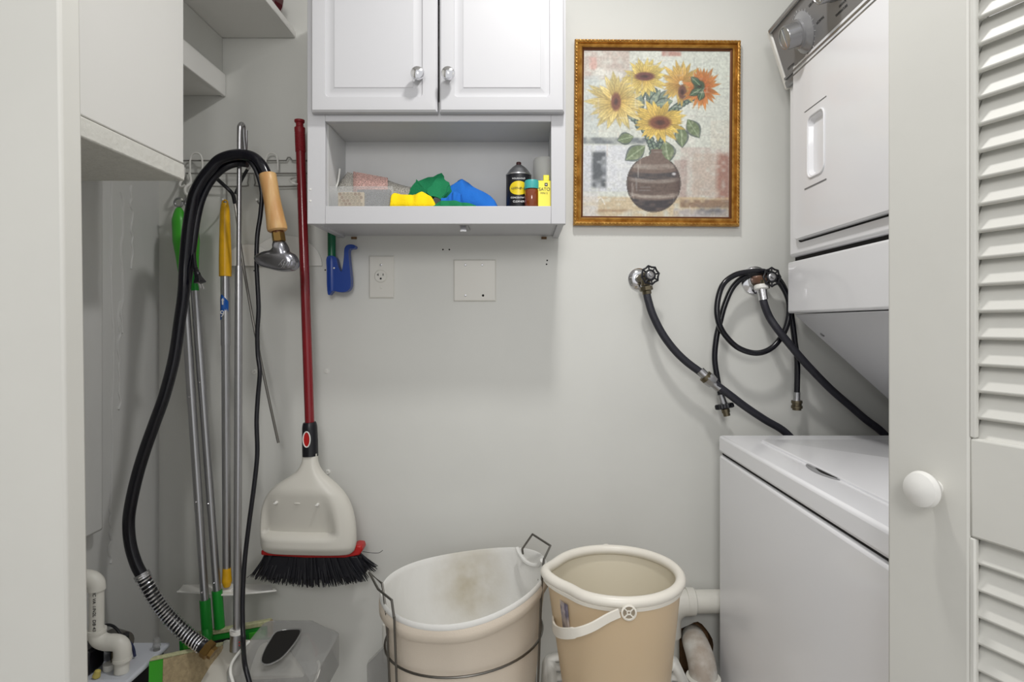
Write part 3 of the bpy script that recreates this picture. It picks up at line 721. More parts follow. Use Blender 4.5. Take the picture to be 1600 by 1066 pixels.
# ---------------------------------------------------------------- green mops
def green_mop(pxa, pxb, ybot, label, D0, D1_):
    top = P(pxa, 319, D0); bot = P(pxb, ybot, D1_)
    ax = (top-bot).normalized()
    t = thing('flat_mop', label, 'mop', bot)
    def at(py):
        f = (py-319)/(ybot-319); return top.lerp(bot, f)
    ring = [top+Vector((.0105*math.cos(a), 0, .011*math.sin(a)+.004)) for a in (2*PI*i/20 for i in range(20))]
    obj('hanging_ring', B().tube(ring, .0028, 8, 0, True), M_alu, t)
    b = B(); b.tube([at(326), at(345), at(380), at(405), at(430)], [.007, .0185, .0195, .0150, .0115], 16, 6)
    obj('grip', b, M_green, t)
    obj('collar', B().cyl(at(430), at(460), .0095), M_greend, t)
    f1 = 640 if pxa < 288 else 615
    obj('pole_section', B().cyl(at(459), at(f1), .0105), M_alu, t)
    obj('pole_section', B().cyl(at(f1), at(805), .0100), M_alu, t)
    obj('pole_section', B().cyl(at(805), at(ybot-25), .0095), M_alu, t)
    for py in (f1-12, 790, ybot-40):
        c = at(py)+Vector((0, -.0105, 0)); obj('spring_pin', B().sph(c, .0025, 8), M_chrome, t)
    obj('socket', B().cyl(at(ybot-26), at(ybot+30), .0125), M_greend, t)
    return t, bot
t, bot = green_mop(279, 322, 965, 'green-handled flat mop on the far left, its wide beige pad lowest', 1.555, 1.47)
D = 1.40
def slab(quad, D0, th):
    b = B(); f = [P(x, y, D0 if len(q_) < 3 else q_[2]) for q_ in quad for x, y in [q_[:2]]]
    bk = [v+Vector((0, th, 0)) for v in f]
    return b.rings([f, bk])
obj('pad_border', slab([(232, 1033, 1.26), (254, 1027, 1.285), (252, 1090, 1.275), (230, 1096, 1.25)], D, .012), M_green, t, bev=.003)
obj('mop_pad', slab([(254, 1027, 1.285), (345, 1010, 1.40), (350, 1070, 1.39), (252, 1090, 1.275)], D, .012), M_beige, t, bev=.003)
obj('pad_edge', slab([(233, 1031, 1.259), (345, 1007, 1.399), (345, 1011, 1.399), (233, 1035, 1.259)], D, .014), M_beige2, t, bev=.002)
obj('swivel_arm', B().tube([P(323, 985, 1.465), P(324, 1000, 1.45), P(324, 1020, 1.42)], .011, 10, 4), M_greend, t)
t, bot = green_mop(295, 341, 950, 'green-handled flat mop behind the black hose, its green frame upright', 1.56, 1.50)
D = 1.49
obj('mop_frame', slab([(279, 1002), (421, 978), (422, 1000), (280, 1024)], D, .012), M_greend, t, bev=.003)
obj('frame_rib', slab([(285, 1008), (318, 1002), (318, 1010), (286, 1016)], D-.004, .004), M_green, t, bev=.002)
obj('frame_rib', slab([(388, 990), (414, 985), (414, 997), (389, 1003)], D-.004, .004), M_green, t, bev=.002)
obj('frame_slot', slab([(322, 1004), (384, 993), (384, 1000), (322, 1012)], D-.002, .002), M_hole, t)
obj('mop_pad', slab([(278, 996), (421, 970), (421, 978), (279, 1002)], D-.002, .016), M_beige2, t, bev=.002)
obj('pad_border', slab([(417, 972), (424, 971), (424, 996), (418, 998)], D-.003, .012), M_beige, t, bev=.002)

# ---------------------------------------------------------------- yellow squeegee mop
D = 1.545
t = thing('squeegee_mop', 'silver pole with a yellow handle and white flat blade hanging upside down', 'mop', P(352, 925, D))
def yl(py): return P(351.5+(py-320)*.005, py, D-(py-320)*.00004)
b = B(); b.tube([yl(318), yl(328), yl(345), yl(375), yl(405), yl(432)], [.0085, .0115, .0125, .014, .0150, .0150], 16, 6)
obj('grip', b, M_yel, t)
obj('hanging_ring', B().tube([yl(317)+Vector((.007*math.cos(a), 0, .007*math.sin(a))) for a in (2*PI*i/16 for i in range(16))], .002, 8, 0, True), M_yel, t)
obj('pole_section', B().cyl(yl(431), yl(540), .0115), M_alu, t)
obj('pole_section', B().cyl(yl(540), yl(888), .0102), M_alu, t)
obj('foot', B().tube([yl(884), yl(898), yl(908), yl(917)], [.010, .011, .0125, .008], 12, 4), M_yel, t)
b = B(); n = 6; R = []
c = yl(470); rad = .0119
st = obj('sticker', (lambda bb: (bb.rings([[Vector((c.x+rad*math.sin(a), c.y-rad*math.cos(a), zz)) for zz in (yl(500).z, yl(460+8*abs(a+.35)).z, )] for a in np.linspace(-1.1, 1.1, 9)], cap=False), bb)[1])(B()), M_sblue, t)
st.modifiers.new('th', 'SOLIDIFY').thickness = .0003
text('lettering', '9', .024, front(c.x-.002, c.y-rad-.0012, yl(491).z), M_glass_w, t)
ar = B(); az = yl(471).z; ar.prism([(c.x-.0028, az-.009), (c.x+.0012, az-.009), (c.x+.0012, az+.002), (c.x+.003, az+.002), (c.x-.0008, az+.008), (c.x-.0046, az+.002), (c.x-.0028, az+.002)], .0004, Matrix.Translation((0, c.y-rad-.001, 0)))
obj('arrow', ar, M_glass_w, t)
b = B(); b.tube([P(277, 925, 1.52), P(310, 927, 1.51), P(350, 930, 1.50), P(395, 927, 1.51), P(432, 923, 1.52)], .0026, 8, 5)
b.tube([P(280, 922, 1.555), P(350, 920, 1.56), P(430, 921, 1.555)], .002, 8, 5)
obj('blade_rim', b, M_wirew, t)
obj('blade', B().prism([(P(282, 0, 1.53).x, 1.52), (P(350, 0, 1.5).x, 1.50), (P(426, 0, 1.53).x, 1.52), (P(424, 0, 1.55).x, 1.557), (P(350, 0, 1.55).x, 1.563), (P(284, 0, 1.55).x, 1.557)], .003, Matrix(((1, 0, 0, 0), (0, 0, 1, 0), (0, 1, 0, P(350, 925.5, 1.52).z), (0, 0, 0, 1)))), M_whitep, t)
obj('blade_mount', B().box(P(356, 923, 1.53), (.03, .03, .014)), M_whitep, t, bev=.003)

# ---------------------------------------------------------------- metal rod
t = thing('metal_rod', 'thin bent steel rod with a black forked grip hanging behind the aluminium pole', 'rod', P(436, 692, 1.53))
obj('rod', B().tube([P(366, 310, 1.50), P(369, 330, 1.50), P(378, 400, 1.51), P(395, 500, 1.52), P(415, 600, 1.53), P(435, 692, 1.54)], .0035, 8, 5), M_steel, t)
obj('grip', B().tube([P(330, 271, 1.47), P(345, 285, 1.475), P(358, 297, 1.48), P(364, 305, 1.49), P(367, 318, 1.50)], .0048, 8, 5), M_black, t)
obj('fork', B().tube([P(395, 248, 1.47), P(387, 264, 1.48), P(378, 280, 1.485), P(368, 303, 1.49)], .004, 8, 5), M_black, t)

# ---------------------------------------------------------------- red broom with clipped dustpan
D = 1.528
bt = P(468, 188, D); bb_ = P(484, 665, 1.515)
t = thing('broom', 'dark red pole broom with black bristles and a red bar, hanging head down', 'broom', P(490, 915, 1.52))
def br(py): return bt.lerp(bb_, (py-188)/(665-188))
ax = (bt-bb_).normalized()
obj('pole', B().cyl(br(230), br(700), .0118), M_red, t)
def cut(a, c, prof): # lathe from point a toward c with prof in fractions of length
    L = (c-a).length; return B().lathe([(r_, f*L) for f, r_ in prof], a, c-a, 20)
pr = [(0, .0125)]
for i in range(12): pr += [(.02+i*.05, .0132), (.035+i*.05, .0122)]
pr += [(.64, .0132), (.76, .0132), (.79, .0095), (.9, .0092), (.94, .0125), (1, .0128)]
obj('grip', cut(br(238), br(188), pr), mat('red_grip', (132, 22, 32), .5), t)
x0 = P(408, 860, 1.525); x1 = P(570, 865, 1.525)
bar = [(410, 858), (430, 859), (480, 862), (530, 861), (548, 856), (556, 850), (566, 851), (568, 858), (563, 866), (540, 870), (480, 870), (410, 866)]
b = B(); b.prism([(P(x, y, 1.525).x, P(x, y, 1.525).z) for x, y in bar], .04, Matrix.Translation((0, 1.515, 0)))
obj('red_bar', b, M_redp, t, bev=.004, seg=3)
# bristles: curved tufts fanning out
b = B(); rn = random.Random(2)
for i in range(360):
    f = (i+rn.random())/360; px = 413+f*(562-413); y0 = 867-(4 if f > .9 else 0)
    px1 = 392+f*(590-392)+rn.uniform(-3, 3); d0 = 1.52+rn.uniform(0, .032); d1 = 1.505+rn.uniform(0, .065)
    ye = 916-abs(f-.5)**2*60+rn.uniform(-5, 3)-(12 if f > .93 else 0)
    a_ = P(px, y0, d0); e_ = P(px1, ye, d1); m_ = a_.lerp(e_, .5)+Vector(((px1-px)*-.00012, 0, 0))
    b.tube([a_, m_, e_], [.0018, .0024, .0008], 4, 2)
o = obj('bristles', b, M_bris, t); o['kind'] = 'stuff'
obj('bristle_core', B().prism([(P(x, y, 1.53).x, P(x, y, 1.53).z) for x, y in ((414, 866), (561, 866), (575, 893), (560, 902), (490, 906), (420, 903), (404, 897))], .030, Matrix.Translation((0, 1.522, 0))), M_bris, t, bev=.006)
for pts in ([(566, 862), (580, 864), (592, 864), (598, 860)], [(410, 885), (400, 892), (386, 903)]):
    obj('stray_bristle', B().tube([P(x, y, 1.51) for x, y in pts], .0007, 5, 5), M_bris, t)
# dustpan: rows of (py, left, right) with a rounded, dished section
dp = thing('dustpan', 'off-white plastic dustpan clipped to the red broom in front of its bristles', 'dustpan', P(484, 865, 1.49))
rows = [(708, 473.5, 496.5), (722, 472.5, 497.5), (735, 465, 504), (745, 452, 514), (757, 434, 528), (772, 420, 541), (790, 412, 550), (810, 409, 555), (830, 408.5, 557), (846, 409, 557), (858, 411, 554), (863.5, 418, 548)]
rows = [tuple(v) for v in catmull(rows, 4)]
b = B(); R = []; n = 56
for i, (py, l, r_) in enumerate(rows):
    f = (py-708)/(863.5-708); D = 1.508
    th = .013+.022*min(1, f*2.6)
    if f > .93: th *= (1-f)*6+.55
    ring = []
    cx_ = (l+r_)/2; hw = (r_-l)/2
    for j in range(n):
        a = 2*PI*j/n; sx_ = math.copysign(abs(math.cos(a))**.62, math.cos(a)); sy = math.copysign(abs(math.sin(a))**.7, math.sin(a))
        q_ = P(cx_+hw*sx_, py+.02*(cx_+hw*sx_-484), D); yo = -th*sy if sy > 0 else -th*.35*sy
        # recessed front with a step like the photograph's
        wx = np.clip((.66-sx_)/.2, 0, 1)*np.clip((sx_+.97)/.12, 0, 1)*np.clip((sy-.35)/.3, 0, 1)
        yo += .026*wx*(np.clip((f-.34)/.44, 0, 1) if f < .785 else np.clip((.82-f)/.035, 0, 1)*1.0)
        if .785 < f: yo -= .0
        q_.y += yo; ring.append(q_)
    R.append(ring)
b.rings(R); pan = obj('pan', b, M_dust, dp, angle=70)
# stepped recess lip on the front
lip = catmull([P(411, 831, 1.487), P(440, 833, 1.480), P(480, 836, 1.478), P(520, 838, 1.479), P(532, 841, 1.480), P(536, 850, 1.483), P(538, 862, 1.493)], 6)
lip[0]
obj('grip_sleeve', B().tube([P(483.5, 660, 1.513), P(484, 668, 1.513), P(484.5, 690, 1.511), P(485, 713, 1.508)], [.0155, .0185, .0195, .0195], 18, 5), M_blackp, dp)
ovl = [P(479+5.5*math.cos(a), 687+12*math.sin(a), 1.4895) for a in (2*PI*i/24 for i in range(24))]
obj('grip_ring', B().tube(ovl, .0016, 8, 0, True), M_whitep, dp)
obj('grip_window', B().rings([ovl, [v+Vector((0, .004, 0)) for v in ovl]]), M_redp, dp)
for px, py in ((431, 786), (496, 789)):
    c = P(px, py, 1.479); obj('peg', B().lathe([(.0035, -.012), (.0035, .003), (.002, .005)], c, (0, -1, 0), 12).box(c+Vector((0, -.004, 0)), (.008, .003, .003)), M_whitep, dp)
obj('badge', B().sph(P(464, 787, 1.4795), .0085, 16, (1, .15, .3)), M_dust, dp)

# ---------------------------------------------------------------- upright dustpan with hooked pole (hanging)
t = thing('upright_dustpan', 'upright dustpan with smoky clear hopper, hung by a long hooked aluminium pole', 'dustpan', P(400, 1075, 1.36))
D = 1.42
obj('pole_upper', B().tube([P(373, 418, D), P(374, 260, D), P(374.3, 205, D), P(375, 197, D+.004), P(377.5, 194, D+.012), P(380, 198, D+.022), P(380.5, 215, D+.03), P(383, 240, D+.04), P(386.5, 254, D+.035), P(388, 262, D+.02)], .0056, 12, 4), M_alu, t)
obj('hook_wire', B().tube([P(385, 204, 1.47), P(385.2, 225, 1.47), P(384.5, 240, 1.48)], .003, 8, 3), M_alu, t)
obj('pole_lower', B().tube([P(373, 416, D), P(372, 700, D-.02), P(370.5, 990, 1.385)], .0088, 14), M_alu, t)
obj('pole_collar', B().tube([P(371, 984, 1.385), P(370.5, 990, 1.384), P(370, 1016, 1.38)], .0155, 18), M_alu, t)
obj('collar_band', B().tube([P(371, 983, 1.385), P(371, 989, 1.385)], .0168, 18), M_whitep, t)
for py in (1004, 1009): obj('collar_button', B().sph(P(374, py, 1.366), .0017, 8), M_redp, t)
# white base: sloping shell
rows = [(1000, 352, 432, 1.44), (1006, 345, 442, 1.43), (1020, 333, 455, 1.41), (1040, 318, 470, 1.385), (1066, 303, 485, 1.36), (1100, 292, 495, 1.34)]
b = B(); R = []
for py, l, r_, d in [tuple(v)+(0,) if False else v for v in rows]:
    R.append([P(l, py, d), P(l+6, py, d-.012), P((l+r_)/2, py, d-.018), P(r_-6, py, d-.012), P(r_, py, d), P(r_-4, py, d+.03), P((l+r_)/2, py, d+.035), P(l+4, py, d+.03)])
b.rings(R); obj('base_shell', b, M_dust, t, bev=.004, angle=60)
# smoky hopper: box with sloping top, rounded
def rr_ring(x0, x1, y0, y1, z, r_=.02, k=5):
    ring = []
    for (cx_, cy_, a) in ((x1-r_, y1-r_, 0), (x0+r_, y1-r_, 90), (x0+r_, y0+r_, 180), (x1-r_, y0+r_, 270)):
        for q_ in range(k):
            an = math.radians(a+q_*90/(k-1)); ring.append(Vector((cx_+r_*math.cos(an), cy_+r_*math.sin(an), z)))
    return ring
hx0 = P(357, 1050, 1.26).x; hx1 = P(494, 1050, 1.30).x
def hz(py, d): return P(0, py, d).z
b = B()
zA = hz(980, 1.40)
prof = [((362, 500), 1.24, 1.42, hz(1100, 1.26)), ((359, 500), 1.24, 1.42, hz(1052, 1.25)), ((362, 497), 1.25, 1.42, hz(1044, 1.26)), ((380, 492), 1.29, 1.42, hz(1018, 1.31)), ((403, 486), 1.345, 1.42, hz(990, 1.36)), ((418, 482), 1.37, 1.42, hz(982, 1.385)), ((422, 478), 1.375, 1.415, hz(980.5, 1.39))]
R = [rr_ring((p[0]-815)*(y0+.03)/930, (p[1]-815)*(y0+.03)/930, y0, y1, z, .012 if i > 4 else .02) for i, (p, y0, y1, z) in enumerate(prof)]
b.rings(R); obj('hopper', b, M_smoke, t, angle=50)
op = [(433, 987), (460, 983.5), (470, 986), (464, 1000), (452, 1016), (438, 1030), (422, 1038), (412, 1038), (408, 1032), (412, 1018), (422, 1000)]
def hopd(py): return np.interp(py, [980, 990, 1018, 1040, 1048], [1.366, 1.338, 1.284, 1.243, 1.236])
oc = catmull([P(x, y, hopd(y)) for x, y in op], 4, True)
b = B(); b.rings([oc, [v+Vector((0, .004, .0)) for v in oc]]); obj('mouth', b, M_hole, t)
obj('mouth_rim', B().tube(oc, .0016, 8, 0, True), M_smoke, t)
obj('hopper_rim', B().tube([P(389, 1003, 1.33), P(375, 1018, 1.29), P(363, 1035, 1.25), P(360, 1050, 1.225), P(364, 1066, 1.22), P(370, 1085, 1.22)], .003, 8, 5), M_whitep, t)
obj('hopper_rim', B().tube([P(497, 1034, 1.30), P(499, 1042, 1.28), P(496, 1055, 1.26), P(488, 1075, 1.25)], .003, 8, 5), M_whitep, t)

# ---------------------------------------------------------------- garment steamer hose
DH = 1.385
t = thing('steamer_hose', 'glossy black steamer hose with wooden handle, metal head and coiled steel end', 'steamer hose', P(325, 1015, 1.36))
H_ = [(418, 278, 1.375), (409, 259, 1.375), (397, 247, 1.38), (381, 242, 1.385), (362, 243, 1.385), (343, 250, 1.385), (330, 263, 1.385), (316, 280, 1.385), (304, 303, 1.385), (298, 330, 1.385), (293, 365, 1.385), (289, 410, 1.385), (287, 455, 1.38), (281, 500, 1.38), (272, 560, 1.375), (257, 618, 1.37), (242, 660, 1.365), (227, 702, 1.36), (214, 745, 1.355), (204, 790, 1.35), (201, 820, 1.35), (204, 852, 1.35), (213, 882, 1.35), (223, 901, 1.35)]
obj('hose', B().tube([P(*h) for h in H_], .0128, 14, 6), M_gloss, t)
S_ = [(387, 256, 1.405), (371, 255, 1.405), (353, 261, 1.4), (337, 274, 1.4), (324, 292, 1.4), (314, 315, 1.4), (307, 345, 1.398), (302, 380, 1.396), (297, 415, 1.394), (291, 455, 1.39), (284, 500, 1.39)]
obj('hose_return', B().tube([P(*h) for h in S_], .0088, 12, 6), M_gloss, t)
sp = catmull([P(222, 899, 1.35), P(240, 932, 1.35), P(262, 962, 1.352), P(290, 990, 1.345), P(316, 1010, 1.335)], 40)
obj('sleeve_core', B().tube(sp[::8], .0135, 12), M_blackp, t)
# the steel coil
turns = 27; pts = []
L = len(sp)
for i in range(turns*14+1):
    f = i/(turns*14); k = f*(L-1); a = int(min(k, L-2)); c = sp[a].lerp(sp[a+1], k-a); tg = (sp[min(a+2, L-1)]-sp[max(a-1, 0)]).normalized()
    n1 = tg.cross(Vector((0, 1, 0))).normalized(); n2 = tg.cross(n1); an = 2*PI*i/14
    pts.append(c+n1*(.0152*math.cos(an))+n2*(.0152*math.sin(an)))
obj('steel_coil', B().tube(pts, .0021, 6), M_chrome, t)
e0 = sp[0]; e1 = (sp[8]-sp[0]).normalized(); obj('coil_collar', B().cyl(e0-e1*.004, e0+e1*.008, .0165), M_alu, t)
f0 = P(314, 1008, 1.336); f1 = P(334, 1022, 1.332); dr = (f1-f0).normalized()
obj('hose_tail', B().cyl(f0-dr*.004, f0+dr*.012, .0145), M_black, t)
obj('brass_nut', B().lathe([(.0175, 0), (.019, .002), (.019, .016), (.0165, .018), (.014, .018), (.013, .026), (.0, .026)], f0+dr*.01, dr, 6), M_brass, t)
wa = P(418, 272, 1.37); wb = P(434, 362, 1.365); L = (wb-wa).length
obj('wooden_handle', B().lathe([(.0, 0), (.0175, 0), (.0190, .002), (.0190, L*.15), (.0182, L*.35), (.0188, L*.55), (.0208, L*.8), (.0225, L*.93), (.0215, L*.975), (.0175, L), (0, L)], wa, wb-wa, 28), M_wood, t)
na = wb; nb = P(436.5, 378, 1.363)
obj('nut_collar', B().cyl(wb-(wb-wa).normalized()*.001, wb.lerp(nb, .2), .013), M_golddk, t)
obj('brass_nut', B().cyl(wb.lerp(nb, .15), nb, .0145, n=6), M_brass, t)
hd = [(430, 376), (443, 376), (449, 384), (452, 393), (461, 398), (466, 406), (467, 414), (463, 421), (455, 424), (440, 424.5), (424, 421), (408, 416), (400, 409), (398, 403), (403, 398), (414, 393), (424, 391), (429, 385)]
Q = catmull([P(x, y, 1.362) for x, y in hd], 3, True); cen = P(436, 407, 1.362)
b = B(); R = []
for s_, yo in ((.55, -.021), (.8, -.0185), (.93, -.013), (1, -.004), (1, .004), (.93, .013), (.8, .0185), (.55, .021)):
    R.append([Vector((cen.x+(v.x-cen.x)*s_, cen.y+yo, cen.z+(v.z-cen.z)*s_)) for v in Q])
b.rings(R); head = obj('steam_head', b, M_alu2, t, angle=50)
text('embossed_lettering', 'Jiffy', .020, front(P(446, 0, 1.34).x, cen.y-.0212, P(0, 413, 1.345).z, PI), M_alu, head, ext=.0006, shear=.3)
# power cord
C_ = [(305, 420, 1.375), (303, 402, 1.39), (303, 375, 1.41), (309, 335, 1.42), (322, 300, 1.42), (342, 268, 1.42), (365, 251, 1.42), (382, 248, 1.40), (393, 256, 1.375), (402, 272, 1.372), (409, 300, 1.372), (407, 335, 1.375), (402, 370, 1.375), (401, 415, 1.375), (404, 480, 1.375), (402, 520, 1.375), (403, 555, 1.375), (406, 582, 1.37), (403, 620, 1.37), (401, 660, 1.365), (402, 710, 1.36), (397, 760, 1.355), (389, 820, 1.35), (382, 880, 1.345), (379, 940, 1.335), (380, 1000, 1.31), (382, 1035, 1.22), (388, 1060, 1.20), (396, 1090, 1.19)]
obj('power_cord', B().tube([P(*h) for h in C_], .0050, 10, 6), M_blackp, t)
pa = P(304.5, 417, 1.375); pb = P(312, 440, 1.375)
obj('strain_relief', cut(pa, pa.lerp(pb, .55), [(0, .0045), (.2, .006), (.3, .0045), (.5, .0065), (.6, .005), (.8, .007), (1, .007)]), M_blackp, t)
pm = pa.lerp(pb, .5); dd = (pb-pa).normalized()
Mq = Matrix.Translation(pm) @ dd.to_track_quat('Z', 'Y').to_matrix().to_4x4()
obj('plug', B().rings([[Mq @ Vector(v) for v in ((-w_, -h, z), (w_, -h, z), (w_, h, z), (-w_, h, z))] for w_, h, z in ((.006, .005, 0), (.008, .006, .008), (.0145, .008, .018), (.0155, .008, .021))]), M_blackp, t, bev=.002)
for s_ in (-.006, .006): obj('plug_blade', B().boxm(s_-.003, s_+.003, -.001, .001, .021, .036, Mq), M_chrome, t)

# ---------------------------------------------------------------- condensate pump and PVC at left
zl = CH-.72
t = thing('condensate_pump', 'black condensate pump with a pale grey lid in the bottom left corner', 'pump', (-.875, 1.275, CH-.86))
obj('tank', B().boxm(-.965, -.806, 1.215, 1.345, CH-.8619, zl-.012), M_blackp, t, bev=.006)
lid = obj('lid', B().boxm(-.972, -.797, 1.203, 1.352, zl-.012, zl), M_tank, t, bev=.005, seg=3)
obj('motor_housing', B().boxm(-.965, -.885, 1.215, 1.265, zl, zl+.052), M_blackp, t, bev=.006)
c = P(200, 1012, 1.29)
obj('motor', B().cyl((-.905, 1.315, zl+.024), (-.865, 1.290, zl+.030), .024), M_steel, t)
obj('motor_coil', B().cyl((-.868, 1.283, zl), (-.868, 1.283, zl+.05), .016, .019), M_black, t)
obj('float_switch', B().box((-.852, 1.262, zl+.018), (.022, .03, .036)), M_brassdk, t, bev=.004)
obj('red_gasket', B().lathe([(.018, 0), (.018, .004), (.012, .008)], (-.853, 1.262, zl)), M_redp, t)
obj('white_spacer', B().lathe([(.012, 0), (.012, .012)], (-.862, 1.245, zl)), M_whitep, t)
obj('wire_nut', B().lathe([(.004, 0), (.0075, .004), (.0055, .016), (.002, .018)], (-.868, 1.213, zl), (.3, 0, 1), 10), mat('pale_yellow_nut', (190, 176, 96), .5), t)
for i, pts in enumerate(([(-.93, 1.30, zl+.05), (-.90, 1.29, zl+.07), (-.87, 1.28, zl+.065), (-.845, 1.27, zl+.03), (-.85, 1.25, zl+.01)], [(-.92, 1.27, zl+.05), (-.88, 1.26, zl+.062), (-.84, 1.275, zl+.04), (-.835, 1.285, zl+.005)])):
    obj('wire', B().tube(pts, .003, 8, 6), (M_black, mat('blue_wire', (40, 50, 84), .4))[i], t)
c = P(242, 1006, 1.30)
obj('barb_fitting', B().lathe([(.007, 0), (.0065, .008), (.0085, .009), (.007, .017), (.008, .018), (.006, .026), (.0, .026)], (-.808, 1.318, zl), n=14), M_smoke, t)
# PVC drain
t = thing('drain_pipe', 'white PVC drain pipe with elbows entering the condensate pump lid', 'pipe', (-.828, 1.225, zl))
DPp = 1.235; r0 = .0135; xa = P(151, 0, DPp).x; xb = P(190, 0, 1.222).x
def q(px, py): return P(px, py, DPp)
zA = q(0, 905).z; zB = q(0, 1001).z
obj('elbow', B().tube([q(118, 904), q(132, 903), q(143, 905), q(150, 912), q(151, 922)], .0165, 16, 5), M_pvc, t)
obj('pipe_section', B().cyl(q(151, 915), q(151, 990), r0), M_pvc, t)
obj('pipe_section', B().cyl(q(80, 904), q(122, 904), r0), M_pvc, t)
obj('elbow', B().tube([q(151.5, 984), q(152, 994), q(158, 1001), q(168, 1004), q(176, 1004), q(186, 1006), q(191, 1014), q(191, 1030)], .0165, 16, 5), M_pvc, t)
obj('elbow_lip', B().cyl(q(151.3, 983), q(151.5, 988), .0176), M_pvc, t)
obj('elbow_lip', B().cyl(q(191, 1027), q(191, 1032), .0176), M_pvc, t)
pb_ = Vector((q(191, 0).x, DPp-.002, zl)); obj('pipe_section', B().cyl(q(191, 1028), pb_, r0), M_pvc, t)
Mt = Matrix.Translation(P(147, 955, DPp-.0136)) @ Matrix.Rotation(PI/2, 4, 'X') @ Matrix.Rotation(-PI/2, 4, 'Z')
text('lettering', 'NC VA 1/N2L  DB 43', .0095, Mt, M_ink, t)

# ---------------------------------------------------------------- clear bin behind the hamper
b = B(); D = 1.46
def bq(pts, d): return [P(x, y, d) for x, y in pts]
front_ = [(574, 1100), (573, 1038), (578, 1034), (612, 1000), (624, 1000), (624, 1100)]
b.rings([bq(front_, 1.44), bq([(x+2, y-6) for x, y in front_], 1.58)])
o = obj('clear_bin', b, M_smoke, bev=.004); tag(o, 'smoky clear plastic bin behind the left side of the laundry hamper', 'bin')

# ---------------------------------------------------------------- laundry hamper
hc = Vector(((726-815)*1.36/930, 1.36, 0)); 
t = thing('laundry_hamper', 'cream fabric laundry hamper with white liner in a thin wire frame', 'hamper', (hc.x, hc.y, .42))
def rimz(a): return CH-.582+.024*math.cos(a-.25)+.010*math.cos(2*a)
def rimr(a): return .182*(1+.03*math.cos(2*a))
n = 72
def hring(sc, dz_, wob=0, zf_=None):
    out = []
    for j in range(n):
        a = 2*PI*j/n; r_ = rimr(a)*sc*(1+wob*math.sin(5*a+1)+wob*.7*math.sin(9*a+2))
        out.append(Vector((hc.x+r_*math.cos(a), hc.y+r_*math.sin(a), (rimz(a) if zf_ is None else zf_)+dz_)))
    return out
b = B(); b.rings([hring(1.0, 0), hring(1.01, -.004), hring(1.005, -.03, .003), hring(.975, -.036, .006), hring(.925, -.10, .012), hring(.88, -.2, .014), hring(.83, -.30, .012), hring(.82, 0, .01, .43)][0:8], cap=False)
vs = [v for v in b.bm.verts]; obj('bag_body', b, M_bag, t, angle=80)
b = B(); b.rings([hring(1.008, -.009), hring(1.014, -.005), hring(1.010, .001), hring(1.0, .004), hring(.985, .002), hring(.975, -.01), hring(.94, -.04, .006), hring(.875, -.09, .012), hring(.79, -.15, .016), hring(.62, -.20, .02), hring(.45, -.215, .05), hring(.2, -.21, .05), hring(.02, -.20)], cap=False)
lo = obj('liner', b, None, t, angle=80)
ml = M_liner.copy(); nt = ml.node_tree; bs = nt.nodes['Principled BSDF']
tc = nt.nodes.new('ShaderNodeTexCoord'); mpg = nt.nodes.new('ShaderNodeMapping'); nt.links.new(tc.outputs['Object'], mpg.inputs[0])
mpg.inputs['Location'].default_value = (-.15, -1.2, -1.3); mpg.inputs['Scale'].default_value = (9, 7, 7)
off_ = Vector((hc.x, hc.y, .42)); sc_ = P(735, 905, 1.52)-off_
mpg.inputs['Location'].default_value = (-sc_.x*9, -sc_.y*7, -sc_.z*7)
gr = nt.nodes.new('ShaderNodeTexGradient'); gr.gradient_type = 'SPHERICAL'; nt.links.new(mpg.outputs[0], gr.inputs[0])
no = nt.nodes.new('ShaderNodeTexNoise'); no.inputs['Scale'].default_value = 22; nt.links.new(tc.outputs['Object'], no.inputs[0])
mu = nt.nodes.new('ShaderNodeMath'); mu.operation = 'MULTIPLY'; nt.links.new(gr.outputs['Fac'], mu.inputs[0]); nt.links.new(no.outputs['Fac'], mu.inputs[1])
mx = nt.nodes.new('ShaderNodeMixRGB'); nt.links.new(mu.outputs[0], mx.inputs[0]); mx.inputs[1].default_value = sr((224, 223, 219))+(1,); mx.inputs[2].default_value = sr((150, 130, 70))+(1,)
nt.links.new(mx.outputs[0], bs.inputs['Base Color'])
lo.data.materials.append(ml)
obj('folded_cuff', B().rings([hring(1.012, -.008), hring(1.022, -.018, .003), hring(1.018, -.034, .008), hring(.99, -.036, .008), hring(.99, -.012)], cap=False), M_bag, t, angle=80)
# wire frame of the hamper
def wr(px, py, d): return P(px, py, d)
ring = [Vector((hc.x+.178*math.cos(a), hc.y+.178*math.sin(a), CH-.70+.012*math.cos(a))) for a in (2*PI*j/60 for j in range(60))]
obj('wire_hoop', B().tube(ring, .0026, 8, 0, True), M_steel, t)
ring = [Vector((hc.x+.160*math.cos(a), hc.y+.160*math.sin(a), .10)) for a in (2*PI*j/60 for j in range(60))]
obj('wire_hoop', B().tube(ring, .0026, 8, 0, True), M_steel, t)
def side(sgn, hpts, legs):
    obj('wire_handle', B().tube(hpts, .0027, 8), M_steel, t)
    for p_ in legs:
        foot = Vector((hc.x+(p_.x-hc.x)*.86, hc.y+(p_.y-hc.y)*.86, .003))
        obj('wire_leg', B().tube([p_, p_.lerp(foot, .35), foot], .0026, 8, 4), M_steel, t)
side(-1, [P(604, 962, 1.26), P(597, 912, 1.30), P(577, 895, 1.33), P(591, 921, 1.27), P(612, 938, 1.22), P(616, 968, 1.21)], [P(604, 958, 1.26), P(616, 964, 1.21)])
side(1, [P(817, 866, 1.46), P(816, 858, 1.46), P(832, 835, 1.43), P(860, 853, 1.38), P(850, 874, 1.31), P(847, 900, 1.29)], [P(847, 896, 1.29), P(842, 905, 1.40)])
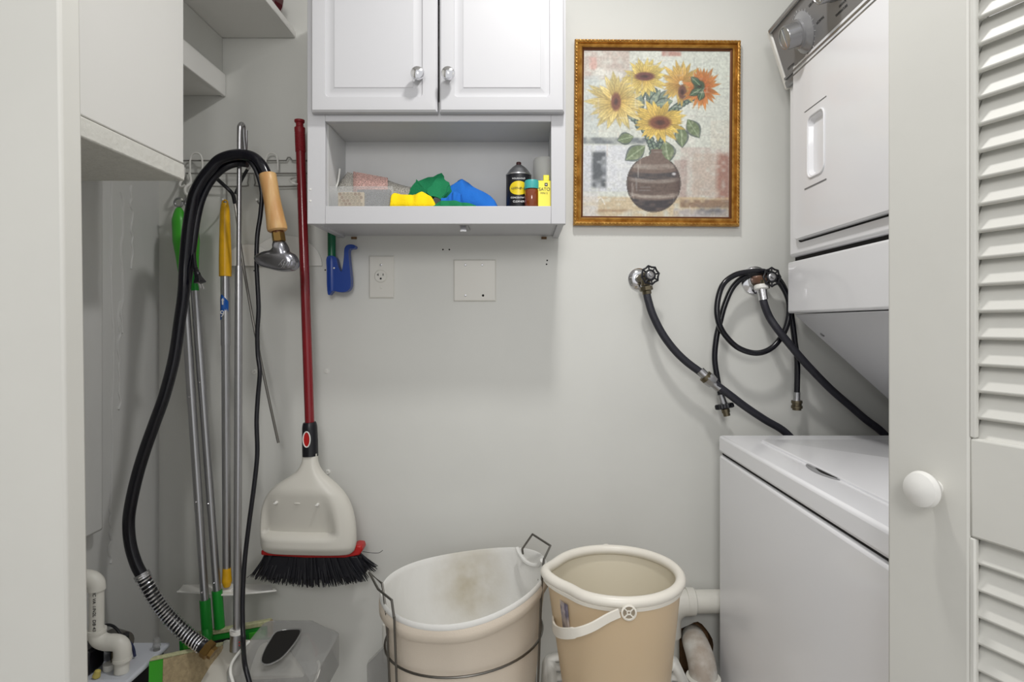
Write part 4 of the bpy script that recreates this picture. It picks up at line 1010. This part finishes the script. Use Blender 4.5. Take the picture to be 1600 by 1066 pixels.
obj('cuff', B().tube(catmull([P(808, 857, 1.47), P(812, 866, 1.45), P(824, 880, 1.41), P(840, 884, 1.375), P(847, 876, 1.35)], 4), .005, 8), M_liner, t)
obj('wire_ring', B().tube([P(843+3*math.cos(a), 955+5*math.sin(a), 1.345) for a in (2*PI*j/14 for j in range(14))], .0014, 6, 0, True), M_steel, t)

# ---------------------------------------------------------------- bucket on a plastic stool
bc = Vector(((962-815)*1.24/930, 1.24, 0)); zR = CH-.517; ZB = CH-.80
t = thing('bucket', 'round ivory plastic bucket with a white rim and folded-down handle', 'bucket', (bc.x, bc.y, ZB))
N = 80
def spout(a):      # pouring lip towards the left
    d = (a-math.radians(184)+PI) % (2*PI)-PI
    return math.exp(-(d/.30)**2)
def bring(r_, z, k=0):
    return [Vector((bc.x+(r_+k*.016*spout(a)-k*.006*(math.exp(-((((a-math.radians(217)+PI) % (2*PI)-PI))/.22)**2)))*math.cos(a), bc.y+(r_+k*.016*spout(a))*math.sin(a), z+k*.006*spout(a))) for a in (2*PI*j/N for j in range(N))]
b = B()
b.rings([bring(.098, ZB+.002), bring(.1, ZB), bring(.104, ZB+.004), bring(.131, zR-.02, .7), bring(.133, zR-.004, 1), bring(.131, zR-.006, 1)], cap=False); b.bm.faces.new([b.bm.verts.new(v) for v in bring(.098, ZB+.0021)])
obj('body', b, M_bucket, t, angle=60)
b = B(); b.rings([bring(.1305, zR-.005, 1), bring(.130, zR-.006, 1), bring(.127, zR-.03, .5), bring(.0995, ZB+.006), bring(.02, ZB+.006)], cap=False); b.bm.faces.new([b.bm.verts.new(v) for v in bring(.021, ZB+.0062)])
obj('inner_wall', b, M_bucketi, t, angle=60)
b = B(); prof = [(.131+.0105*math.cos(q_), .0105*math.sin(q_)) for q_ in (2*PI*i/12 for i in range(12))]
b2 = []
for j in range(N):
    a = 2*PI*j/N; ks = spout(a); kd = math.exp(-((((a-math.radians(217)+PI) % (2*PI)-PI))/.22)**2)
    b2.append([Vector((bc.x+(r_+.016*ks-.006*kd)*math.cos(a), bc.y+(r_+.016*ks-.006*kd)*math.sin(a), zR+z_+.006*ks)) for r_, z_ in prof])
b.rings(b2, closed=True); obj('rolled_rim', b, M_rim, t)
b = B(); R = [bring(.1345, zR-.008, 1), bring(.1365, zR-.010, 1), bring(.1355, zR-.0165, .95), bring(.1335, zR-.0165, .95)]
b.rings(R, closed=True); obj('rim_skirt', b, M_rim, t, angle=30)
zp = CH+(508-959)*1.095/930
pv = Vector((bc.x+.002, bc.y-.139, zp)); Mv = rotm((0, -1, .05))
# pivot disc with four openings
b = B(); b.lathe([(.0145, 0), (.0145, .004), (.0115, .005), (.0108, .0015), (.0045, .0015), (.0042, .004), (.0022, .004), (.002, .001), (0, .001)], pv, (0, -1, .05), 32)
for k in range(4):
    a = PI/4+k*PI/2; b.box(pv+Vector((.0078*math.cos(a), -.0025, .0078*math.sin(a))), (.0085, .004, .0022), Matrix.Rotation(-a, 4, 'Y'))
obj('pivot_disc', b, M_rim, t)
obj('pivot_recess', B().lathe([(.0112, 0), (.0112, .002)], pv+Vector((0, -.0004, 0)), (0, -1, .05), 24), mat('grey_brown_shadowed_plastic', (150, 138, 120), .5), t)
obj('pivot_disc', B().lathe([(.0145, 0), (.0145, .004)], Vector((bc.x, bc.y+.139, zR-.006)), (0, 1, 0), 24), M_rim, t)
# handle: strap going from the pivot round the left side
hp = [(968, 958, 1.094), (950, 966, 1.090), (925, 980, 1.085), (902, 988, 1.09), (880, 990, 1.12), (868, 985, 1.17), (864, 972, 1.22), (868, 955, 1.29), (876, 940, 1.34)]
b = B(); c_ = catmull([P(*h) for h in hp], 8); R = []
for i, p_ in enumerate(c_):
    tg = (c_[min(i+1, len(c_)-1)]-c_[max(i-1, 0)]).normalized(); up = Vector((0, 0, 1)); up = (up-tg*up.dot(tg)).normalized(); sd = tg.cross(up)
    hh, tt = (.0085, .002) if i < 26 else (.010, .002)
    R.append([p_+up*hh+sd*tt, p_-up*hh+sd*tt, p_-up*hh-sd*tt, p_+up*hh-sd*tt])
b.rings(R); obj('handle', b, M_rim, t, bev=.0008)
b = B(); R2 = []
for a in np.linspace(math.radians(196), math.radians(216), 8):
    R2.append([Vector((bc.x+r_*math.cos(a), bc.y+r_*math.sin(a), z)) for r_, z in ((.1312, zR-.03), (.1230, zR-.10))])
b.rings(R2, cap=False); sk = obj('faded_sticker', b, mat('faded_label', (190, 176, 168), .5, c2=(96, 90, 104), vscale=60, stretch=(1, 1, .5)), t)
sk.modifiers.new('th', 'SOLIDIFY').thickness = .0004
# stool
ZS2 = ZB
sx0, sx1, sy0, sy1 = .058, .372, 1.07, 1.455
t = thing('plastic_stool', 'white plastic step stool with round drain holes under the bucket', 'stool', ((sx0+sx1)/2, (sy0+sy1)/2, 0))
holes = []
b = B()
outer = rr_ring(sx0, sx1, sy0, sy1, ZS2, .03, 6)
eo = [b.bm.verts.new(v) for v in outer]; ed = [b.bm.edges.new((eo[i], eo[(i+1) % len(eo)])) for i in range(len(eo))]
hl = []
for ix in range(7):
    for iy in range(9):
        if 0 < ix < 6 and 0 < iy < 7: continue
        hx = sx0+.028+ix*(sx1-sx0-.056)/6; hy = sy0+.035+iy*(sy1-sy0-.075)/8
        vs = [b.bm.verts.new((hx+.0075*math.cos(a), hy+.0075*math.sin(a), ZS2)) for a in (2*PI*j/14 for j in range(14))]
        ed += [b.bm.edges.new((vs[i], vs[(i+1) % 14])) for i in range(14)]
        hl.append((hx, hy))
bmesh.ops.triangle_fill(b.bm, edges=ed, use_beauty=True)
top = obj('seat', b, M_whitep, t)
so = top.modifiers.new('th', 'SOLIDIFY'); so.thickness = .006; so.offset = -1
b = B(); R = [rr_ring(sx0, sx1, sy0, sy1, ZS2, .03, 6), rr_ring(sx0-.004, sx1+.004, sy0-.004, sy1+.004, ZS2-.003, .032, 6), rr_ring(sx0-.009, sx1+.009, sy0-.009, sy1+.009, ZS2-.014, .034, 6), rr_ring(sx0-.012, sx1+.012, sy0-.012, sy1+.012, ZS2-.06, .036, 6), rr_ring(sx0-.009, sx1+.009, sy0-.009, sy1+.009, ZS2-.06, .034, 6), rr_ring(sx0-.004, sx1+.004, sy0-.004, sy1+.004, ZS2-.008, .032, 6)]
b.rings(R, cap=False); obj('apron', b, M_whitep, t)
for (lx, ly) in ((sx0, sy0), (sx1, sy0), (sx1, sy1), (sx0, sy1)):
    dx = .03 if lx == sx0 else -.03; dy = .03 if ly == sy0 else -.03
    b = B(); b.rings([[Vector(v) for v in ((lx-.008*np.sign(dx), ly-.008*np.sign(dy), ZS2-.05), (lx+dx, ly-.008*np.sign(dy), ZS2-.05), (lx+dx, ly+dy, ZS2-.05), (lx-.008*np.sign(dx), ly+dy, ZS2-.05))],
                      [Vector(v) for v in ((lx-.03*np.sign(dx), ly-.03*np.sign(dy), .0), (lx+dx*.6, ly-.03*np.sign(dy), .0), (lx+dx*.6, ly+dy*.6, .0), (lx-.03*np.sign(dx), ly+dy*.6, .0))]])
    obj('leg', b, M_whitep, t, bev=.004)

# ---------------------------------------------------------------- laundry centre: washer
XW = .503; YB = 1.52; YF = .803; ZT = CH-.281; XE = 1.22
t = thing('washing_machine', 'white top-loading washer with its lid closed at the lower right', 'washer', ((XW+XE)/2, (YB+YF)/2, 0))
zs = CH-(706-508)/930*YB
obj('cabinet_body', B().boxm(XW+.001, XE, YF, YB, .02, zs-.006), M_app, t, bev=.008, seg=3)
obj('seam_gap', B().boxm(XW+.008, XE-.004, YF+.006, YB-.006, zs-.006, zs+.002), M_hole, t)
# top with a raised edge and flat dark patches painting the shade of the lid grip
obj('top_panel', B().boxm(XW, XE, YF, YB, zs, ZT), M_app, t, bev=.007, seg=3)
lx0 = .576; ly1 = 1.436; ly0 = YF+.05; lx1 = XE-.1
b = B(); R = [rr_ring(lx0, lx1, ly0, ly1, ZT-.002, .006), rr_ring(lx0, lx1, ly0, ly1, ZT+.0035, .006), rr_ring(lx0+.003, lx1-.003, ly0+.003, ly1-.003, ZT+.005, .006)]
b.rings(R); lidw = obj('lid', b, M_app, t)
b = B(); ys = np.linspace(1.075, 1.20, 14)
o_ = [(lx0-.0008-.017*abs(math.sin(PI*i/13))**.6, ys[i]) for i in range(14)]
v_ = [b.bm.verts.new((x, y, ZT+.0006)) for x, y in o_]; b.bm.faces.new(v_)
o2 = obj('grip_recess_shade', b, mat('recess_shade_grey', (150, 150, 152), .4), t)
o2.modifiers.new('th', 'SOLIDIFY').thickness = .0006
b = B(); v_ = [b.bm.verts.new((x, y, ZT+.0014)) for x, y in [(lx0-.0006-.008*math.sin(PI*i/13), 1.085+(1.165-1.085)*i/13) for i in range(14)]]; b.bm.faces.new(v_)
o2 = obj('grip_slot_shade', b, M_hole, t); o2.modifiers.new('th', 'SOLIDIFY').thickness = .0006
for x in (XW+.05, XE-.05):
    for y in (YF+.05, YB-.05): obj('foot', B().cyl((x, y, 0), (x, y, .021), .02), M_blackp, t)

# ---------------------------------------------------------------- dryer above
XD = .683; 
t = thing('clothes_dryer', 'white dryer with a grey control panel stacked above the washer', 'dryer', ((XD+XE)/2, (YB+YF)/2, ZT+.004))
z_a = CH+(508-403)*YB/930; z_b = CH+(508-410)*YB/930; z_c = CH+(508-490)*YB/930
ztopb = CH+.62
obj('dryer_body', B().boxm(XD, XE, YF, YB, z_a, ztopb+.2), M_app, t, bev=.008, seg=3)
obj('gap', B().boxm(XD+.014, XE, YF+.004, YB-.004, z_b-.01, z_a+.01), M_hole, t)
obj('front_panel', B().boxm(XD-.003, XD+.14, YF, YB+.003, z_c, z_b), M_app, t, bev=.006, seg=3)
# sloping support panel below
x_l = XD+.012; z_l = z_c-.002; x_e = 1.03; z_e = ZT+.0065
b = B(); b.rings([[Vector((x_l, y, z_l)), Vector((x_e, y, z_e)), Vector((XE, y, z_e)), Vector((XE, y, z_l))] for y in (YF+.002, YB)])
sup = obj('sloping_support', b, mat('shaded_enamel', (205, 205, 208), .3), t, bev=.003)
dn = Vector((-(z_l-z_e), 0, -(x_e-x_l))).normalized()
cb = Vector((x_l, 0, z_l)).lerp(Vector((x_e, 0, z_e)), .17); cb.y = 1.487
obj('bolt', B().lathe([(.006, 0), (.006, .002), (.004, .003)], cb, dn, 14), M_alu, t)
# door: raised slab with rounded corners on the x = XD face
def zx(px, py): return on_x(px, py, XD)
zd0 = zx(1252, 376).z; zd1 = ztopb+.05; yd1 = zx(1247, 300).y; yd0 = YF+.07
def yz_ring(x, y0, y1, z0, z1, r_, k=6):
    out = []
    for (cy_, cz_, a) in ((y1-r_, z1-r_, 0), (y0+r_, z1-r_, 90), (y0+r_, z0+r_, 180), (y1-r_, z0+r_, 270)):
        for q_ in range(k):
            an = math.radians(a+q_*90/(k-1)); out.append(Vector((x, cy_+r_*math.cos(an), cz_+r_*math.sin(an))))
    return out
# dark plate painting the shadow gap round the door, then the door
b = B(); b.rings([yz_ring(XD+.004, yd0-.004, yd1+.004, zd0-.005, zd1, .02), yz_ring(XD-.0005, yd0-.003, yd1+.003, zd0-.004, zd1, .02)])
obj('door_gap_shade', b, M_hole, t)
# handle pocket cut as a ring of faces in the door front
hy0, hy1 = 1.318, 1.388; hz0, hz1 = CH+.345, CH+.480
b = B(); xfront = XD-.014
oR = yz_ring(xfront, yd0, yd1, zd0, zd1, .022)
R0 = [v+Vector((.0138, 0, 0)) for v in oR]; R1 = [v+Vector((.004, 0, 0)) for v in oR]
fr = yz_ring(xfront, yd0+.004, yd1-.004, zd0+.004, zd1-.004, .019)
R0v = [b.bm.verts.new(v) for v in R0]; R1v = [b.bm.verts.new(v) for v in R1]; F = [b.bm.verts.new(v) for v in fr]
for A_, B_ in ((R0v, R1v), (R1v, F)):
    for j in range(len(A_)): b.bm.faces.new((A_[j], A_[(j+1) % len(A_)], B_[(j+1) % len(A_)], B_[j]))
hk = yz_ring(xfront, hy0, hy1, hz0, hz1, .018); hk2 = yz_ring(xfront+.010, hy0+.006, hy1-.004, hz0+.006, hz1-.006, .014)
Hv = [b.bm.verts.new(v) for v in hk]; Hv2 = [b.bm.verts.new(v) for v in hk2]
for j in range(len(Hv)): b.bm.faces.new((Hv[j], Hv[(j+1) % len(Hv)], Hv2[(j+1) % len(Hv)], Hv2[j]))
b.bm.faces.new(Hv2)
ee = [b.bm.edges.get((F[j], F[(j+1) % len(F)])) for j in range(len(F))]+[b.bm.edges.get((Hv[j], Hv[(j+1) % len(Hv)])) for j in range(len(Hv))]
bmesh.ops.triangle_fill(b.bm, edges=ee, use_beauty=True)
dd_ = obj('door', b, M_app, t, angle=30)
hr = yz_ring(xfront-.001, hy0-.003, hy1+.002, hz0-.004, hz1+.004, .018)
obj('pocket_lip', B().tube(hr, .0022, 8, 0, True), M_app, dd_)
obj('pocket_groove', B().boxm(xfront-.001, xfront+.001, hy0-.012, hy1+.018, hz0-.026, hz0-.023).boxm(xfront-.001, xfront+.001, hy0-.012, hy1+.018, hz1+.022, hz1+.0235), mat('groove_grey', (120, 120, 122), .5), dd_)
# control panel, leaning outwards at the top
p0 = Vector((.672, 0, CH+(508-133)*1.52/930)); p1 = Vector((.629, 0, CH+(508-50)*1.52/930)); up = (p1-p0).normalized(); LP = (p1-p0).length+.04
nn = Vector((-up.z, 0, up.x)).normalized()      # outward (-x)
def cp(s_, y, o_=0):
    v = p0+up*s_+nn*o_; v.y = y; return v
def cbar(nm, s0, s1, o0, o1, y0, y1, mt, bev=.0015):
    b = B(); b.rings([[cp(s0, y, o0), cp(s1, y, o0), cp(s1, y, o1), cp(s0, y, o1)] for y in (y0, y1)]); return obj(nm, b, mt, t, bev=bev)
LS = (p1-p0).length
cbar('control_panel', 0, LS, -.06, -.004, YF, 1.513, M_panel)
cbar('panel_trim', LS-.010, LS+.002, -.05, .003, YF, 1.515, M_panel_t, .003)
cbar('panel_trim', .010, .016, -.01, .001, YF, 1.515, M_panel_t, .002)
cbar('panel_trim', -.012, .006, -.05, .003, YF, 1.515, M_panel_t, .004)
cbar('end_cap', -.012, LS+.002, -.07, -.001, 1.513, 1.530, M_whitep, .004)
def dial(s_, y, skirt, r_, h_):
    c = cp(s_, y, -.004)
    if skirt:
        obj('dial_skirt', B().lathe([(skirt, 0), (skirt, .002), (skirt*.93, .005), (skirt*.7, .011), (r_*1.1, .016)], c, nn, 40), mat('frosted_dial', (140, 140, 142), .2, coat=.8), t)
    k = B().lathe([(r_*1.02, .003), (r_*1.02, .008), (r_*.93, .012), (r_*.9, h_-.002), (r_*.86, h_), (r_*.76, h_), (r_*.72, h_-.0015), (0, h_-.0015)], c, nn, 40)
    o = obj('control_knob', k, M_panel_t, t)
    m_ = Matrix.Translation(c+nn*(h_-.0012)) @ rotm(nn)
    obj('pointer', B().boxm(-.0012, .0012, -r_*.7, r_*.7, 0, .0012, m_), M_chrome, o)
    return c
c1 = dial(.070, 1.385, .047, .0295, .046)
c2_ = dial(.090, 1.235, 0, .026, .036)
mk = B()
for k in range(26):
    a = 2*PI*k/26+.1
    if 3.5 < a % (2*PI) < 4.3: continue
    tq = Matrix.Translation(c1+nn*.0003) @ rotm(nn) @ Matrix.Rotation(a, 4, 'Z'); mk.boxm(.046, .050 if k % 3 else .053, -.0004, .0004, 0, .0004, tq)
obj('dial_marks', mk, M_glass_w, t)
def cptext(s, s_, y, size):
    # lettering reads along -y (towards the camera side), upright along up
    Mx = Matrix(((0, up.x, nn.x, 0), (-1, up.y, nn.y, 0), (0, up.z, nn.z, 0), (0, 0, 0, 1)))
    Mx = Matrix.Translation(cp(s_, y, -.0036)) @ Mx
    text('lettering', s, size, Mx, M_ink, t)
cptext('COTTON', .028, 1.475, .008); cptext('PERMANENT PRESS', .020, 1.43, .006); cptext('LESS DRY', .105, 1.32, .007); cptext('NORMAL', .06, 1.31, .008); cptext('TEMPERATURE', .040, 1.235, .007); cptext('OFF', .022, 1.39, .006); cptext('DELICATE', .050, 1.225, .006)

# ---------------------------------------------------------------- water valves and hoses
def valve(ex, ey, er, wx, wy, bodym, label, rot):
    e = P(ex, ey, WB); wd = 1.535; wc = P(wx, wy, wd)
    t = thing('water_valve', label, 'valve', e)
    rr_ = er/930*WB
    obj('escutcheon', B().lathe([(rr_, .0005), (rr_*.98, .004), (rr_*.75, .010), (rr_*.45, .013), (rr_*.42, .013)], e, (0, -1, 0), 32), M_chrome, t)
    b0 = e+Vector((0, -.01, 0)); b1 = wc+Vector((0, .016, 0))
    obj('body', B().tube([b0, b0.lerp(b1, .4), b0.lerp(b1, .8), b1], [.010, .013, .013, .009], 14, 3), bodym, t)
    obj('outlet_boss', B().cyl(b0.lerp(b1, .7), b0.lerp(b1, .7)+Vector((-.002, -.004, -.026)), .012), M_brassdk, t)
    ax_ = (b1-b0).normalized(); ax_ = (ax_+Vector((0, -.9, 0))).normalized()
    obj('stem', B().cyl(b1, wc+ax_*.004, .006), M_brassdk, t)
    Mw = Matrix.Translation(wc) @ rotm(ax_) @ Matrix.Rotation(rot, 4, 'Z')
    R_ = .0245; out = []
    for k in range(8):
        a = 2*PI*k/8; out.append(Mw @ Vector((R_*math.cos(a), R_*math.sin(a), 0)))
        a += PI/8; out.append(Mw @ Vector((R_*.86*math.cos(a), R_*.86*math.sin(a), 0)))
    wh = B().tube(out, .0026, 8, 0, True)
    for k in range(8):
        a = 2*PI*k/8; wh.tube([Mw @ Vector((.012*math.cos(a), .012*math.sin(a), 0)), Mw @ Vector((R_*math.cos(a), R_*math.sin(a), 0))], .0022, 6)
    wh.tube([Mw @ Vector((.0125*math.cos(a), .0125*math.sin(a), 0)) for a in (2*PI*k/20 for k in range(20))], .003, 8, 0, True)
    w_ = obj('wheel_handle', wh, M_blackp, t)
    obj('hub', B().lathe([(.0105, -.002), (.0105, .002), (.008, .004), (.005, .004), (.004, .0075), (0, .008)], wc, ax_, 20), M_alu, w_)
    return t
valve(998, 436, 17, 1016, 430, M_brassdk, 'left water valve with black wheel handle and chrome wall flange', .2)
valve(1179, 438, 22, 1206, 433, M_copper, 'right water valve with copper body and black wheel handle beside the dryer', .0)
def hose(name, label, pts, r_, m=M_hose):
    ps = [P(*p_) for p_ in pts]
    t = thing(name, label, 'hose', ps[-1]); obj('tube', B().tube(ps, r_, 12, 7), m, t); return t, ps
def ferrule(t, a, c, prof, m=M_alu, nm='ferrule', n=18):
    o = obj(nm, B().lathe([(r_, f*(c-a).length) for f, r_ in prof], a, c-a, n), m, t); return o
t, ps = hose('water_hose', 'black water hose running from the left valve to behind the washer', [(1010, 456, 1.55), (1013, 470, 1.545), (1020, 492, 1.54), (1034, 520, 1.54), (1052, 545, 1.54), (1072, 565, 1.54), (1096, 583, 1.54), (1112, 596, 1.53), (1140, 617, 1.528), (1165, 636, 1.54), (1195, 656, 1.558), (1225, 674, 1.568), (1250, 700, 1.568)], .0100)
ferrule(t, P(1009, 448, 1.55), P(1011, 460, 1.549), [(0, .017), (.5, .0175), (.6, .012), (1, .0115)], M_brassdk, 'coupling_nut', 8)
ferrule(t, P(1094, 579, 1.537), P(1105, 590, 1.533), [(0, .0112), (.5, .0108), (1, .0118)])
ferrule(t, P(1101, 587, 1.534), P(1106, 592, 1.533), [(0, .0165), (1, .0165)], M_brassdk, 'washer_ring')
ferrule(t, P(1105, 590, 1.533), P(1115, 599, 1.53), [(0, .0165), (.4, .0175), (1, .015)], M_alu, 'coupling_nut', 8)
ferrule(t, P(1112, 597, 1.53), P(1124, 607, 1.529), [(0, .0118), (.5, .0108), (1, .0114)])
t, ps = hose('water_hose', 'black water hose running from the right valve down past the dryer support', [(1191, 462, 1.545), (1195, 478, 1.54), (1203, 497, 1.54), (1216, 516, 1.527), (1232, 536, 1.525), (1252, 560, 1.528), (1275, 585, 1.54), (1300, 610, 1.556), (1330, 636, 1.568), (1352, 655, 1.568), (1378, 675, 1.568), (1400, 700, 1.568)], .0098)
ferrule(t, P(1189, 445, 1.55), P(1190, 453, 1.548), [(0, .016), (.3, .0185), (.8, .0185), (1, .014)], M_whitep, 'coupling_nut', 10)
ferrule(t, P(1190, 452, 1.548), P(1193, 469, 1.544), [(0, .0125), (.6, .0115), (1, .012)], M_chrome)
CL = [(555, 800), (535, 700), (522, 600), (530, 500), (548, 420), (575, 320), (620, 225), (690, 168), (780, 155), (855, 200), (905, 290), (908, 380), (880, 470), (820, 545), (740, 573), (650, 548), (585, 490), (545, 420), (534, 330), (560, 225), (620, 170), (700, 150), (790, 150), (860, 195), (905, 290), (925, 400), (940, 520), (952, 620), (950, 790)]
pts = []
for i, (x, y) in enumerate(CL):
    f = i/(len(CL)-1); pts.append((960+x/3.332, 380+y/3.332, 1.553+(.012*math.sin(f*9)) - (.010 if 17 <= i <= 22 else 0)))
t, ps = hose('spare_hose', 'loose coiled black hose hung over the right water valve', pts, .0074, M_gloss)
a_ = P(1126, 618, 1.553)
ferrule(t, P(1126, 616, 1.553), P(1131, 632, 1.553), [(0, .0095), (.6, .0095), (1, .011)])
k0_ = P(1131, 631, 1.552); k1_ = P(1133, 640, 1.55); b = B(); R = []
Mk = Matrix.Translation(k0_) @ rotm(k1_-k0_)
for z_, s_ in ((0, .9), (.003, 1), (.011, 1), (.013, .85)):
    R.append([Mk @ Vector(((.0235+.002*math.cos(8*a))*s_*math.cos(a), (.0235+.002*math.cos(8*a))*s_*math.sin(a), z_)) for a in (2*PI*j/64 for j in range(64))])
b.rings(R); obj('knurled_knob', b, M_blackp, t)
ferrule(t, P(1133, 639, 1.55), P(1136, 650, 1.549), [(0, .0105), (.5, .0105), (.5, .0088), (1, .0088)], M_brassdk, 'brass_end')
e_ = pts[-1]
ferrule(t, P(e_[0], e_[1]-4, e_[2]), P(e_[0]-.3, 628, e_[2]), [(0, .0085), (.7, .0085), (1, .010)])
ferrule(t, P(1245, 626, e_[2]), P(1245, 641, e_[2]), [(0, .0135), (.25, .0140), (.3, .012), (.5, .012), (.55, .0142), (.8, .0142), (.85, .011), (1, .011)], M_brassdk, 'brass_end')

# ---------------------------------------------------------------- PVC at the right
Dp = 1.567
t = thing('waste_pipe', 'white PVC waste pipe with an elbow between the bucket and the washer', 'pipe', P(1066, 1000, Dp))
obj('pipe_section', B().cyl(P(1078, 940, Dp), P(1117, 940, Dp)+Vector((.16, 0, 0)), .0295), M_pvc, t)
obj('coupling', B().lathe([(.0345, 0), (.0345, .02), (.0325, .022)], P(1072, 940, Dp), (1, 0, 0), 28), M_pvc, t)
obj('elbow', B().tube([P(1078, 941, Dp), P(1062, 943, Dp), P(1049, 953, Dp), P(1044, 970, Dp), P(1044, 992, Dp)], .0335, 20, 6), M_pvc, t)
obj('pipe_section', B().cyl(P(1044, 985, Dp), P(1044, 1120, Dp), .0285), M_pvc, t)
t = thing('drain_elbow', 'dusty white drain bend coming out of the broken hole in the wall', 'pipe', P(1098, 1100, 1.44))
obj('bend', B().tube([P(1082, 992, 1.68), P(1083, 996, 1.61), P(1086, 1004, 1.545), P(1092, 1020, 1.50), P(1097, 1040, 1.47), P(1099, 1062, 1.455), P(1099, 1085, 1.45)], [.030, .031, .033, .034, .034, .034], 24, 6), mat('dusty_pvc', (206, 204, 198), .5, c2=(168, 156, 144), vscale=18), t)
obj('collar', B().lathe([(.0395, 0), (.041, .003), (.041, .05), (.0385, .05)], P(1099, 1090, 1.45), (.0, 0, 1), 30), M_pvc, t)
